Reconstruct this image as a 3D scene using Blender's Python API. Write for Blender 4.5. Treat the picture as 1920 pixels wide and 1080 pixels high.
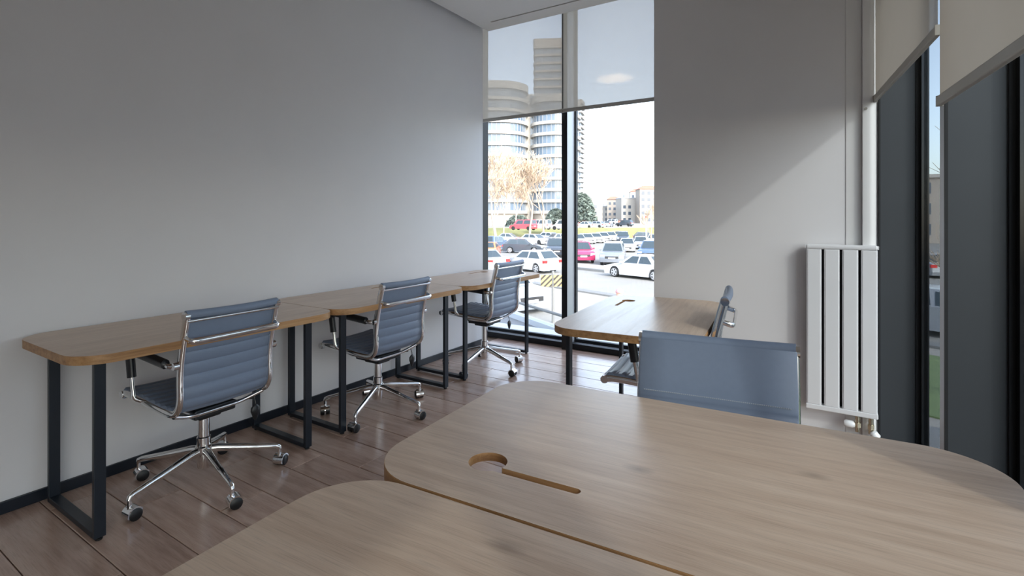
import bpy, bmesh, math, random
from mathutils import Vector, Matrix

for o in list(bpy.data.objects):
    bpy.data.objects.remove(o, do_unlink=True)
S = bpy.context.scene
COL = S.collection
PI = math.pi
random.seed(7)

# ------------------------------------------------------------------ camera
F_PX = 957.5
H_CAM = 1.26
TH = math.radians(32.41)
FWD = Vector((-math.sin(TH), math.cos(TH), 0))
RGT = Vector((math.cos(TH), math.sin(TH), 0))
cam_d = bpy.data.cameras.new('camera')
cam_d.sensor_width = 36.0
cam_d.lens = 36.0 * F_PX / 1920
cam_d.shift_y = -(540 - 410) / 1920
cam_d.clip_start = 0.02
cam_d.clip_end = 2000
cam = bpy.data.objects.new('camera', cam_d)
COL.objects.link(cam)
cam.location = (0, 0, H_CAM)
cam.rotation_euler = (PI / 2, 0, TH)
S.camera = cam


def P(px, d, z=0.0):
    """a place on the view ray of column px at forward distance d"""
    v = FWD * d + RGT * ((px - 960) / F_PX * d)
    return Vector((v.x, v.y, z))


# ------------------------------------------------------------------ sky, sun, exposure
SUN_L = Vector((-1.5, 1.0, -1.18)).normalized()      # direction the light travels
w = bpy.data.worlds.new('world')
S.world = w
w.use_nodes = True
nt = w.node_tree
nt.nodes.clear()
wo = nt.nodes.new('ShaderNodeOutputWorld')
bg = nt.nodes.new('ShaderNodeBackground')
sky = nt.nodes.new('ShaderNodeTexSky')
sky.sky_type = 'NISHITA'
sky.sun_disc = False
sky.sun_elevation = math.asin(-SUN_L.z)
sky.sun_rotation = math.atan2(-SUN_L.x, -SUN_L.y)
sky.altitude = 200
sky.air_density = 1.0
sky.dust_density = 2.0
sky.ozone_density = 1.0
bg.inputs['Strength'].default_value = 0.75
# one small cloud low over the town
geo = nt.nodes.new('ShaderNodeNewGeometry')
cdir = (P(1151, 1.0) + Vector((0, 0, (410 - 147) / F_PX))).normalized()
cr = cdir.cross(Vector((0, 0, 1))).normalized()
cu = cr.cross(cdir).normalized()


def vdot(vec):
    n = nt.nodes.new('ShaderNodeVectorMath'); n.operation = 'DOT_PRODUCT'
    nt.links.new(geo.outputs['Incoming'], n.inputs[0]); n.inputs[1].default_value = -vec
    return n.outputs['Value']


def wm(op, a, b):
    n = nt.nodes.new('ShaderNodeMath'); n.operation = op
    for i, v in enumerate((a, b)):
        if isinstance(v, (int, float)): n.inputs[i].default_value = v
        else: nt.links.new(v, n.inputs[i])
    return n.outputs[0]


cnz = nt.nodes.new('ShaderNodeTexNoise')
cnz.inputs['Scale'].default_value = 45; cnz.inputs['Detail'].default_value = 5
nt.links.new(geo.outputs['Incoming'], cnz.inputs['Vector'])
ex = wm('DIVIDE', vdot(cr), 0.034); ey = wm('DIVIDE', vdot(cu), 0.010)
rr = wm('ADD', wm('MULTIPLY', ex, ex), wm('MULTIPLY', ey, ey))
rr = wm('ADD', rr, wm('MULTIPLY', wm('SUBTRACT', cnz.outputs['Fac'], 0.5), 2.4))
ms = nt.nodes.new('ShaderNodeMapRange')
ms.inputs['From Min'].default_value = 1.1; ms.inputs['From Max'].default_value = 0.1
nt.links.new(rr, ms.inputs['Value'])
fr = wm('GREATER_THAN', vdot(cdir), 0.9)
cm = wm('MULTIPLY', ms.outputs[0], fr)
cmix = nt.nodes.new('ShaderNodeMix'); cmix.data_type = 'RGBA'
nt.links.new(cm, cmix.inputs['Factor'])
hs = nt.nodes.new('ShaderNodeHueSaturation'); hs.inputs['Saturation'].default_value = 0.62
nt.links.new(sky.outputs[0], hs.inputs['Color'])
nt.links.new(hs.outputs[0], cmix.inputs['A'])
cmix.inputs['B'].default_value = (6.0, 5.7, 5.7, 1)
nt.links.new(cmix.outputs['Result'], bg.inputs['Color'])
nt.links.new(bg.outputs[0], wo.inputs[0])

sd = bpy.data.lights.new('sun_offscreen', 'SUN')
sd.energy = 1.9
sd.angle = math.radians(1.8)
sd.color = (1.0, 0.94, 0.84)
sun = bpy.data.objects.new('sun_offscreen', sd)
COL.objects.link(sun)
sun.rotation_euler = SUN_L.to_track_quat('-Z', 'Y').to_euler()
sun.location = (20, -20, 20)

vs = S.view_settings
vs.view_transform = 'Standard'
vs.look = 'None'
vs.gamma = 1
vs.exposure = 0.60
vs.use_curve_mapping = False


# ------------------------------------------------------------------ materials
def srgb(r, g, b):
    def f(c):
        c /= 255
        return c / 12.92 if c <= 0.04045 else ((c + 0.055) / 1.055) ** 2.4
    return (f(r), f(g), f(b), 1)


def mat(name, col, rough=0.5, metal=0.0, spec=0.5, noise=0.0, nscale=8.0, bump=0.0, coat=0.0):
    m = bpy.data.materials.new(name)
    m.use_nodes = True
    n = m.node_tree
    b = n.nodes['Principled BSDF']
    b.inputs['Roughness'].default_value = rough
    b.inputs['Metallic'].default_value = metal
    b.inputs['Specular IOR Level'].default_value = spec
    b.inputs['Coat Weight'].default_value = coat
    tc = n.nodes.new('ShaderNodeTexCoord')
    nz = n.nodes.new('ShaderNodeTexNoise')
    nz.inputs['Scale'].default_value = nscale
    nz.inputs['Detail'].default_value = 5
    n.links.new(tc.outputs['Object'], nz.inputs['Vector'])
    mx = n.nodes.new('ShaderNodeMix'); mx.data_type = 'RGBA'
    k = noise
    mx.inputs['A'].default_value = tuple(c * (1 - k) for c in col[:3]) + (1,)
    mx.inputs['B'].default_value = tuple(min(1, c * (1 + k)) for c in col[:3]) + (1,)
    n.links.new(nz.outputs['Fac'], mx.inputs['Factor'])
    n.links.new(mx.outputs['Result'], b.inputs['Base Color'])
    if bump:
        bp = n.nodes.new('ShaderNodeBump'); bp.inputs['Strength'].default_value = bump
        bp.inputs['Distance'].default_value = 0.002
        n.links.new(nz.outputs['Fac'], bp.inputs['Height'])
        n.links.new(bp.outputs[0], b.inputs['Normal'])
    return m


def wood(name, cols, rough, grain=(1.2, 26, 26), knots=0.0, per_object=0.0, bumpk=0.05, coat=0.0, spec=0.5):
    """procedural wood, grain along local X"""
    m = bpy.data.materials.new(name)
    m.use_nodes = True
    n = m.node_tree; L = n.links
    b = n.nodes['Principled BSDF']
    tc = n.nodes.new('ShaderNodeTexCoord')
    oi = n.nodes.new('ShaderNodeObjectInfo')
    off = n.nodes.new('ShaderNodeVectorMath'); off.operation = 'SCALE'
    off.inputs[0].default_value = (13.1, 7.7, 3.3)
    L.new(oi.outputs['Random'], off.inputs['Scale'])
    add = n.nodes.new('ShaderNodeVectorMath'); add.operation = 'ADD'
    L.new(tc.outputs['Object'], add.inputs[0]); L.new(off.outputs[0], add.inputs[1])
    # waviness
    wz = n.nodes.new('ShaderNodeTexNoise'); wz.inputs['Scale'].default_value = 2.2; wz.inputs['Detail'].default_value = 2
    L.new(add.outputs[0], wz.inputs['Vector'])
    wsub = n.nodes.new('ShaderNodeVectorMath'); wsub.operation = 'MULTIPLY'
    wsub.inputs[1].default_value = (0.0, 0.03, 0.03)
    L.new(wz.outputs['Color'], wsub.inputs[0])
    add2 = n.nodes.new('ShaderNodeVectorMath'); add2.operation = 'ADD'
    L.new(add.outputs[0], add2.inputs[0]); L.new(wsub.outputs[0], add2.inputs[1])
    mp = n.nodes.new('ShaderNodeMapping'); mp.inputs['Scale'].default_value = grain
    L.new(add2.outputs[0], mp.inputs['Vector'])
    n1 = n.nodes.new('ShaderNodeTexNoise'); n1.inputs['Scale'].default_value = 1.0
    n1.inputs['Detail'].default_value = 7; n1.inputs['Roughness'].default_value = 0.62
    L.new(mp.outputs[0], n1.inputs['Vector'])
    mp2 = n.nodes.new('ShaderNodeMapping'); mp2.inputs['Scale'].default_value = (grain[0] * 0.9, grain[1] * 0.16, grain[2] * 0.16)
    L.new(add2.outputs[0], mp2.inputs['Vector'])
    n2 = n.nodes.new('ShaderNodeTexNoise'); n2.inputs['Scale'].default_value = 1.0; n2.inputs['Detail'].default_value = 4
    L.new(mp2.outputs[0], n2.inputs['Vector'])
    # fine pores
    mp3 = n.nodes.new('ShaderNodeMapping'); mp3.inputs['Scale'].default_value = (grain[0] * 7, grain[1] * 14, grain[2] * 14)
    L.new(add.outputs[0], mp3.inputs['Vector'])
    n3 = n.nodes.new('ShaderNodeTexNoise'); n3.inputs['Scale'].default_value = 1.0; n3.inputs['Detail'].default_value = 3
    L.new(mp3.outputs[0], n3.inputs['Vector'])
    a = n.nodes.new('ShaderNodeMath'); a.operation = 'MULTIPLY_ADD'; a.inputs[1].default_value = 0.68
    L.new(n1.outputs['Fac'], a.inputs[0])
    c2 = n.nodes.new('ShaderNodeMath'); c2.operation = 'MULTIPLY'; c2.inputs[1].default_value = 0.32
    L.new(n2.outputs['Fac'], c2.inputs[0]); L.new(c2.outputs[0], a.inputs[2])
    ramp = n.nodes.new('ShaderNodeValToRGB')
    els = ramp.color_ramp.elements
    els[0].position = 0.36; els[0].color = cols[0]
    els[1].position = 0.66; els[1].color = cols[2]
    e = els.new(0.5); e.color = cols[1]
    L.new(a.outputs[0], ramp.inputs['Fac'])
    col = ramp.outputs['Color']
    # pores darken slightly
    pr = n.nodes.new('ShaderNodeMapRange'); pr.inputs['From Min'].default_value = 0.32; pr.inputs['From Max'].default_value = 0.5
    pr.inputs['To Min'].default_value = 0.84; pr.inputs['To Max'].default_value = 1.0
    L.new(n3.outputs['Fac'], pr.inputs['Value'])
    hm = n.nodes.new('ShaderNodeVectorMath'); hm.operation = 'SCALE'
    L.new(col, hm.inputs[0]); L.new(pr.outputs[0], hm.inputs['Scale'])
    col = hm.outputs[0]
    if knots:
        mk = n.nodes.new('ShaderNodeMapping'); mk.inputs['Scale'].default_value = (2.6, 5.2, 5.2)
        L.new(add2.outputs[0], mk.inputs['Vector'])
        vo = n.nodes.new('ShaderNodeTexVoronoi'); vo.inputs['Scale'].default_value = 1.0
        L.new(mk.outputs[0], vo.inputs['Vector'])
        kn = n.nodes.new('ShaderNodeMath'); kn.operation = 'MULTIPLY_ADD'
        kn.inputs[1].default_value = 0.10; L.new(n1.outputs['Fac'], kn.inputs[0]); L.new(vo.outputs['Distance'], kn.inputs[2])
        kr = n.nodes.new('ShaderNodeMapRange'); kr.inputs['From Min'].default_value = 0.06; kr.inputs['From Max'].default_value = 0.15
        kr.inputs['To Min'].default_value = knots; kr.inputs['To Max'].default_value = 0.0
        L.new(kn.outputs[0], kr.inputs['Value'])
        sep = n.nodes.new('ShaderNodeSeparateXYZ'); L.new(vo.outputs['Color'], sep.inputs[0])
        gk = n.nodes.new('ShaderNodeMath'); gk.operation = 'GREATER_THAN'; gk.inputs[1].default_value = 0.25
        L.new(sep.outputs['X'], gk.inputs[0])
        gm = n.nodes.new('ShaderNodeMath'); gm.operation = 'MULTIPLY'; L.new(gk.outputs[0], gm.inputs[0]); L.new(kr.outputs[0], gm.inputs[1])
        km = n.nodes.new('ShaderNodeMix'); km.data_type = 'RGBA'
        L.new(gm.outputs[0], km.inputs['Factor']); L.new(col, km.inputs['A'])
        km.inputs['B'].default_value = tuple(c * 0.5 for c in cols[0][:3]) + (1,)
        col = km.outputs['Result']
    if per_object:
        mr = n.nodes.new('ShaderNodeMapRange'); mr.inputs['To Min'].default_value = 1 - per_object; mr.inputs['To Max'].default_value = 1 + per_object
        L.new(oi.outputs['Random'], mr.inputs['Value'])
        sc = n.nodes.new('ShaderNodeVectorMath'); sc.operation = 'SCALE'
        L.new(col, sc.inputs[0]); L.new(mr.outputs[0], sc.inputs['Scale'])
        col = sc.outputs[0]
    L.new(col, b.inputs['Base Color'])
    rr_ = n.nodes.new('ShaderNodeMapRange'); rr_.inputs['To Min'].default_value = rough - 0.06; rr_.inputs['To Max'].default_value = rough + 0.1
    L.new(n1.outputs['Fac'], rr_.inputs['Value']); L.new(rr_.outputs[0], b.inputs['Roughness'])
    b.inputs['Coat Weight'].default_value = coat
    b.inputs['Specular IOR Level'].default_value = spec
    bp = n.nodes.new('ShaderNodeBump'); bp.inputs['Strength'].default_value = bumpk; bp.inputs['Distance'].default_value = 0.001
    L.new(n3.outputs['Fac'], bp.inputs['Height']); L.new(bp.outputs[0], b.inputs['Normal'])
    return m


def glassmat(name, tint, ior=1.45, rough=0.0):
    m = bpy.data.materials.new(name)
    m.use_nodes = True
    n = m.node_tree; n.nodes.clear()
    o = n.nodes.new('ShaderNodeOutputMaterial')
    t = n.nodes.new('ShaderNodeBsdfTransparent'); t.inputs[0].default_value = tint
    g = n.nodes.new('ShaderNodeBsdfGlossy'); g.inputs['Roughness'].default_value = rough
    f = n.nodes.new('ShaderNodeFresnel'); f.inputs['IOR'].default_value = ior
    mx = n.nodes.new('ShaderNodeMixShader')
    ge = n.nodes.new('ShaderNodeNewGeometry')
    iv = n.nodes.new('ShaderNodeMath'); iv.operation = 'SUBTRACT'; iv.inputs[0].default_value = 1.0
    n.links.new(ge.outputs['Backfacing'], iv.inputs[1])
    ml = n.nodes.new('ShaderNodeMath'); ml.operation = 'MULTIPLY'
    n.links.new(f.outputs[0], ml.inputs[0]); n.links.new(iv.outputs[0], ml.inputs[1])
    n.links.new(ml.outputs[0], mx.inputs[0]); n.links.new(t.outputs[0], mx.inputs[1]); n.links.new(g.outputs[0], mx.inputs[2])
    n.links.new(mx.outputs[0], o.inputs[0])
    return m


def blindmat(name, col, openness, trans):
    """woven solar-screen cloth: open weave + diffuse threads that pass some light"""
    m = bpy.data.materials.new(name)
    m.use_nodes = True
    n = m.node_tree; n.nodes.clear()
    o = n.nodes.new('ShaderNodeOutputMaterial')
    t = n.nodes.new('ShaderNodeBsdfTransparent')
    d = n.nodes.new('ShaderNodeBsdfDiffuse'); tr = n.nodes.new('ShaderNodeBsdfTranslucent')
    tc = n.nodes.new('ShaderNodeTexCoord')
    nz = n.nodes.new('ShaderNodeTexNoise'); nz.inputs['Scale'].default_value = 6
    n.links.new(tc.outputs['Object'], nz.inputs['Vector'])
    mc = n.nodes.new('ShaderNodeMix'); mc.data_type = 'RGBA'
    mc.inputs['A'].default_value = tuple(c * 0.95 for c in col[:3]) + (1,); mc.inputs['B'].default_value = col
    n.links.new(nz.outputs['Fac'], mc.inputs['Factor'])
    n.links.new(mc.outputs['Result'], d.inputs[0]); n.links.new(mc.outputs['Result'], tr.inputs[0])
    m1 = n.nodes.new('ShaderNodeMixShader'); m1.inputs[0].default_value = trans
    n.links.new(d.outputs[0], m1.inputs[1]); n.links.new(tr.outputs[0], m1.inputs[2])
    m2 = n.nodes.new('ShaderNodeMixShader'); m2.inputs[0].default_value = openness
    n.links.new(m1.outputs[0], m2.inputs[1]); n.links.new(t.outputs[0], m2.inputs[2])
    n.links.new(m2.outputs[0], o.inputs[0])
    return m


M = {}
M['wall'] = mat('wall_paint', (0.735, 0.73, 0.745, 1), 0.75, noise=0.03, nscale=3, bump=0.05)
M['ceil'] = mat('ceiling_paint', (0.78, 0.76, 0.73, 1), 0.85, noise=0.02)
M['trimwhite'] = mat('white_trim', (0.74, 0.74, 0.74, 1), 0.4, noise=0.02)
M['baseboard'] = mat('baseboard_navy', (0.006, 0.010, 0.018, 1), 0.35, noise=0.15)
M['plank'] = wood('plank_wood', (srgb(164, 134, 119), srgb(191, 161, 144), srgb(206, 178, 160)), 0.20, grain=(2.0, 24, 24), knots=0.35, per_object=0.10, bumpk=0.08, spec=0.8)
M['subfloor'] = mat('subfloor', (0.24, 0.17, 0.12, 1), 0.9, noise=0.2)
M['oak'] = wood('oak_laminate', (srgb(192, 166, 144), srgb(206, 182, 160), srgb(218, 196, 175)), 0.33, grain=(2.2, 42, 42), knots=0.7, bumpk=0.05, spec=0.32)
M['oak_edge'] = wood('oak_edge', (srgb(140, 100, 62), srgb(176, 134, 90), srgb(196, 156, 112)), 0.45, grain=(2.0, 40, 60))
M['steel'] = mat('powder_coat_navy', (0.007, 0.012, 0.02, 1), 0.38, noise=0.1, nscale=40)
M['chrome'] = mat('chrome', (0.80, 0.80, 0.80, 1), 0.07, metal=1.0, noise=0.01)
M['leather'] = mat('grey_leather', srgb(121, 135, 157), 0.40, noise=0.05, nscale=60, bump=0.12)
M['thread'] = mat('pale_thread', (0.42, 0.46, 0.52, 1), 0.7, noise=0.1)
M['plastic'] = mat('black_plastic', (0.010, 0.011, 0.013, 1), 0.35, noise=0.1)
M['armpad'] = mat('black_armpad', (0.012, 0.013, 0.016, 1), 0.3, noise=0.1)
M['fin'] = mat('grey_aluminium', (0.050, 0.056, 0.063, 1), 0.42, metal=0.3, noise=0.06, nscale=4)
M['finlight'] = mat('silver_aluminium', (0.42, 0.43, 0.45, 1), 0.4, metal=0.4, noise=0.04)
M['gasket'] = mat('black_gasket', (0.004, 0.005, 0.007, 1), 0.6, noise=0.1)
M['bluefilm'] = mat('gloss_edge_seal', (0.006, 0.007, 0.008, 1), 0.12, noise=0.2, nscale=3)
M['glass'] = glassmat('clear_glass', (0.95, 0.965, 0.97, 1))
M['tint'] = glassmat('tinted_glass', (0.46, 0.485, 0.50, 1))
M['blind'] = blindmat('screen_cloth', (0.62, 0.555, 0.475, 1), 0.088, 0.25)
M['blindbar'] = mat('blind_bar', (0.40, 0.38, 0.34, 1), 0.5, noise=0.04)
M['radiator'] = mat('radiator_white', (0.74, 0.75, 0.77, 1), 0.32, noise=0.02)
M['valve'] = mat('nickel_brass', (0.55, 0.50, 0.38, 1), 0.25, metal=1.0, noise=0.1)
M['whiteplastic'] = mat('white_plastic', (0.85, 0.87, 0.88, 1), 0.3, noise=0.02)
M['dark'] = mat('recess_black', (0.006, 0.007, 0.010, 1), 0.7, noise=0.1)  # near-black base colour for the radiator back plate and the ceiling slot


# ------------------------------------------------------------------ mesh builder
class MB:
    def __init__(s): s.v = []; s.f = []; s.m = []

    def add(s, vs_, fs, mi=0, M4=None):
        b = len(s.v)
        for p in vs_:
            p = Vector(p)
            s.v.append(tuple(M4 @ p if M4 is not None else p))
        for f in fs:
            s.f.append([b + i for i in f]); s.m.append(mi)
        return s

    def box(s, lo, hi, mi=0, M4=None):
        x0, y0, z0 = lo; x1, y1, z1 = hi
        vs_ = [(x0, y0, z0), (x1, y0, z0), (x1, y1, z0), (x0, y1, z0), (x0, y0, z1), (x1, y0, z1), (x1, y1, z1), (x0, y1, z1)]
        return s.add(vs_, [(3, 2, 1, 0), (4, 5, 6, 7), (0, 1, 5, 4), (1, 2, 6, 5), (2, 3, 7, 6), (3, 0, 4, 7)], mi, M4)

    def tube(s, pts, r, n=8, mi=0, caps=True, sq=(1, 1), up=None, M4=None):
        """tube along pts; r is a radius or a list; sq scales the two cross axes"""
        pts = [Vector(p) for p in pts]
        k = len(pts)
        rs = r if isinstance(r, (list, tuple)) else [r] * k
        vs_ = []; fs = []
        pu = None
        for i, p in enumerate(pts):
            if i == 0: t = pts[1] - p
            elif i == k - 1: t = p - pts[i - 1]
            else: t = (pts[i + 1] - p).normalized() + (p - pts[i - 1]).normalized()
            t.normalize()
            if pu is None:
                ref = Vector(up) if up else (Vector((0, 0, 1)) if abs(t.z) < 0.9 else Vector((0, 1, 0)))
            else: ref = pu
            a = t.cross(ref)
            if a.length < 1e-5: a = t.cross(Vector((1, 0, 0)))
            a.normalize(); u = a.cross(t).normalized(); pu = u
            for j in range(n):
                an = 2 * PI * (j + 0.5) / n
                vs_.append(p + a * (math.cos(an) * rs[i] * sq[0]) + u * (math.sin(an) * rs[i] * sq[1]))
        for i in range(k - 1):
            for j in range(n):
                j2 = (j + 1) % n
                fs.append((i * n + j, i * n + j2, (i + 1) * n + j2, (i + 1) * n + j))
        if caps:
            fs.append(tuple(reversed(range(n)))); fs.append(tuple((k - 1) * n + j for j in range(n)))
        return s.add(vs_, fs, mi, M4)

    def cyl(s, a, b, r, n=16, mi=0, r2=None, M4=None):
        return s.tube([a, b], [r, r if r2 is None else r2], n, mi, M4=M4)

    def quad(s, p, mi=0, M4=None): return s.add(p, [tuple(range(len(p)))], mi, M4)

    def lathe(s, prof, n=20, mi=0, M4=None):
        """prof of (r, z) around local Z"""
        vs_ = []; fs = []
        for r, z in prof:
            for j in range(n):
                a = 2 * PI * j / n
                vs_.append((r * math.cos(a), r * math.sin(a), z))
        for i in range(len(prof) - 1):
            for j in range(n):
                j2 = (j + 1) % n
                fs.append((i * n + j, i * n + j2, (i + 1) * n + j2, (i + 1) * n + j))
        fs.append(tuple(reversed(range(n)))); fs.append(tuple((len(prof) - 1) * n + j for j in range(n)))
        return s.add(vs_, fs, mi, M4)

    def sphere(s, c, r, n=10, mi=0, sc=(1, 1, 1)):
        prof = [(max(1e-4, r * math.sin(PI * i / n)), -r * math.cos(PI * i / n)) for i in range(n + 1)]
        return s.lathe(prof, 2 * n, mi, Matrix.Translation(c) @ Matrix.Diagonal((*sc, 1)))

    def mesh(s, name, mats, smooth=None):
        me = bpy.data.meshes.new(name)
        me.from_pydata(s.v, [], s.f)
        for m_ in (mats if isinstance(mats, (list, tuple)) else [mats]): me.materials.append(m_)
        me.polygons.foreach_set('material_index', s.m)
        if smooth is not None:
            me.shade_smooth()
            me.set_sharp_from_angle(angle=math.radians(smooth))
        me.update()
        return me

    def build(s, name, mats, parent=None, smooth=None, loc=None, rot=None, bevel=0):
        o = bpy.data.objects.new(name, s.mesh(name, mats, smooth))
        COL.objects.link(o)
        if parent is not None: o.parent = parent
        if loc is not None: o.location = loc
        if rot is not None: o.rotation_euler = rot
        if bevel:
            bv = o.modifiers.new('bevel', 'BEVEL'); bv.width = bevel; bv.segments = 2
            bv.limit_method = 'ANGLE'
        return o


def tag(o, label=None, cat=None, group=None, kind=None):
    if label: o['label'] = label
    if cat: o['category'] = cat
    if group: o['group'] = group
    if kind: o['kind'] = kind
    return o


def empty(name, loc=(0, 0, 0), rz=0.0):
    o = bpy.data.objects.new(name, None)
    o.empty_display_size = 0.1
    COL.objects.link(o)
    o.location = loc; o.rotation_euler = (0, 0, rz)
    return o


def copy_tree(o, parent=None):
    c = o.copy(); COL.objects.link(c)
    c.parent = parent
    for ch in list(o.children): copy_tree(ch, c)
    return c


def struct(o): return tag(o, kind='structure')


def fillet(pts, rad, seg=6):
    """round the corners of an open 3D polyline"""
    pts = [Vector(p) for p in pts]; out = [pts[0]]
    for i in range(1, len(pts) - 1):
        a, b, c = pts[i - 1], pts[i], pts[i + 1]
        r = rad[i - 1] if isinstance(rad, (list, tuple)) else rad
        r = min(r, (a - b).length * 0.48, (c - b).length * 0.48)
        p0 = b + (a - b).normalized() * r; p1 = b + (c - b).normalized() * r
        for k in range(seg + 1):
            t = k / seg
            out.append(p0 * (1 - t) ** 2 + b * 2 * t * (1 - t) + p1 * t * t)
    out.append(pts[-1])
    return out


# ------------------------------------------------------------------ room shell
XL = -3.01            # left wall
YW = 3.42             # wall that carries the radiator
YG = 4.60             # glass of the far window
YB = -3.2             # wall behind the camera
ZC = 3.14             # lowered ceiling
FS = math.sin(math.radians(6.0)); FC = math.cos(math.radians(6.0))
FD = Vector((FS, -FC, 0))       # along the right facade, towards the camera
FN = Vector((FC, FS, 0))        # out through the right facade
F0 = Vector((0.190, 3.40, 0))   # its inner line at the first fin
MODL = 1.144


def FAC(s, n, z=0.0): return F0 + FD * s + FN * n + Vector((0, 0, z))


# floor slab ends at the glass line of the right facade
fo = [(-3.4, YB - 0.2), (FAC(6.8 / FC, 0.19).x, YB - 0.2), (FAC(0, 0.19).x, 3.42), (0.26, YG + 0.05), (-3.4, YG + 0.05)]
fl = MB().add([(x, y, z) for z in (-0.25, -0.014) for x, y in fo], [(4, 3, 2, 1, 0), (5, 6, 7, 8, 9)] + [(i, (i + 1) % 5, 5 + (i + 1) % 5, 5 + i) for i in range(5)]).build('floor', M['subfloor']); struct(fl)
PW = 0.1955; PL = 1.29
known = {0: -2.87, 1: -2.576, 2: -2.24, 4: -2.317, 5: -2.04}
rng = random.Random(3)
plank_cache = {}
y_base = 0.988 - PW
k0 = int((YB - y_base) / PW) - 1
for k in range(k0, int((YG - y_base) / PW) + 1):
    y0 = y_base + k * PW; y1 = y0 + PW
    y0c = max(y0, YB); y1c = min(y1, YG - 0.12)
    if y1c - y0c < 0.02: continue
    xo = known.get(k, XL + rng.random() * PL)
    while xo > XL: xo -= PL
    xr_end = FAC(max(0, (3.4 - max(y0, -3.2)) / FC), 0.2).x
    x = xo
    while x < xr_end:
        a = max(x, XL); b = min(x + PL, xr_end)
        if b - a > 0.03:
            key = (round(b - a, 4), round(y1c - y0c, 4))
            g = 0.0017
            if key not in plank_cache:
                hx = (b - a) / 2 - g; hy = (y1c - y0c) / 2 - g; c = 0.0022
                mb = MB()
                mb.add([(-hx, -hy, -0.012), (hx, -hy, -0.012), (hx, hy, -0.012), (-hx, hy, -0.012),
                        (-hx, -hy, -c), (hx, -hy, -c), (hx, hy, -c), (-hx, hy, -c),
                        (-hx + c, -hy + c, 0), (hx - c, -hy + c, 0), (hx - c, hy - c, 0), (-hx + c, hy - c, 0)],
                       [(0, 1, 5, 4), (1, 2, 6, 5), (2, 3, 7, 6), (3, 0, 4, 7), (4, 5, 9, 8), (5, 6, 10, 9), (6, 7, 11, 10), (7, 4, 8, 11), (8, 9, 10, 11)])
                plank_cache[key] = mb.mesh('plank', M['plank'])
            o = bpy.data.objects.new('plank', plank_cache[key])
            COL.objects.link(o); o.parent = fl
            o.location = ((a + b) / 2, (y0c + y1c) / 2, 0)
        x += PL

wl = MB().box((XL - 0.16, YB - 0.2, -0.2), (XL, 4.19, 3.6)).box((XL - 0.50, 4.0, -0.2), (XL - 0.30, YG + 0.03, 3.6)).box((XL - 0.30, 4.0, -0.2), (XL - 0.16, 4.10, 3.6)).build('wall_left', M['wall']); struct(wl)
bb = MB().box((XL + 0.0005, YB, 0.0), (XL + 0.014, 4.188, 0.052)).build('baseboard_left', M['baseboard'], bevel=0.002); struct(bb)
wf = MB().box((-1.037, YW, -0.2), (0.26, YG + 0.14, 3.6)).build('wall_far', M['wall']); struct(wf)
bbf = MB().box((-1.037, YW - 0.014, 0.0), (0.13, YW - 0.0005, 0.052)).build('baseboard_far', M['baseboard'], bevel=0.002); struct(bbf)
wb = MB().box((XL - 0.16, YB - 0.25, -0.2), (1.3, YB, 3.6)).build('wall_back', M['wall']); struct(wb)
# concrete slabs above and below, lowered ceiling with shadow gap and air slot
sl = MB().box((XL - 0.5, YB - 0.25, 3.6), (1.35, YG + 0.2, 3.9)).build('ceiling_slab', M['ceil']); struct(sl)
ce = MB()
cl = (XL + 0.062, YB, ZC); yc1 = 4.20
sx0, sx1, sy0, sy1 = -2.79, -1.30, 4.005, 4.025
ce.box((cl[0], YB, ZC), (1.2, sy0, ZC + 0.12))
ce.box((cl[0], sy1, ZC), (-1.04, yc1, ZC + 0.12))
ce.box((cl[0], sy0, ZC), (sx0, sy1, ZC + 0.12)).box((sx1, sy0, ZC), (-1.04, sy1, ZC + 0.12))
ce = ce.build('ceiling', M['ceil']); struct(ce)
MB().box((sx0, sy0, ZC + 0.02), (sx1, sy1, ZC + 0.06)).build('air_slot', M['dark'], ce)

# slim white service profile in the corner beside the first fin
tr = MB().box((0.045, YW - 0.004, 0.0), (0.118, YW, ZC)).build('trim_1', M['trimwhite'], bevel=0.002); struct(tr)
pr = [(0.122, 0), (0.122, -0.030), (0.150, -0.034), (0.170, -0.028), (0.186, -0.012), (0.189, 0)]
mb = MB()
n_ = len(pr)
mb.add([(x, YW + y, z) for z in (0, ZC) for x, y in pr], [tuple(reversed(range(n_))), tuple(range(n_, 2 * n_))] + [(i, (i + 1) % n_, n_ + (i + 1) % n_, n_ + i) for i in range(n_)])
t2 = mb.build('trim_2', M['trimwhite'], smooth=40); struct(t2)
MB().cyl((0.137, YW - 0.0335, 1.86), (0.137, YW - 0.037, 1.86), 0.007, 10).build('screw_cap', M['blindbar'], t2)

# ------------------------------------------------------------------ far window
w1 = empty('window_1', (0, 0, 0)); struct(w1)
MB().box((-3.31, 4.50, 0.0), (-3.252, YG + 0.03, 3.6)).build('jamb', M['gasket'], w1)
MB().box((-2.238, 4.42, 0.0), (-2.180, 4.425, 3.6)).box((-2.222, 4.425, 0.0), (-2.205, YG - 0.01, 3.6)).build('mullion_cover', M['gasket'], w1)
MB().box((-2.205, 4.4255, 0.0), (-2.180, YG - 0.015, 3.6)).build('mullion', M['finlight'], w1)
MB().box((-2.225, YG - 0.015, 0.0), (-2.166, YG + 0.03, 3.6)).build('pane_gasket', M['gasket'], w1)
MB().box((-3.31, 4.47, 0.0), (-1.037, 4.53, 0.055)).build('threshold', M['gasket'], w1, bevel=0.004)
MB().box((-3.31, 4.53, 0.0), (-1.037, YG - 0.01, 0.045)).build('sill_channel', M['finlight'], w1)
MB().box((-3.31, YG - 0.012, 0.0), (-1.037, YG + 0.03, 0.075)).build('bottom_rail', M['gasket'], w1)
MB().box((-3.26, YG, 0.07), (-2.222, YG + 0.02, 3.6)).build('glass_pane', M['glass'], w1)
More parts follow.
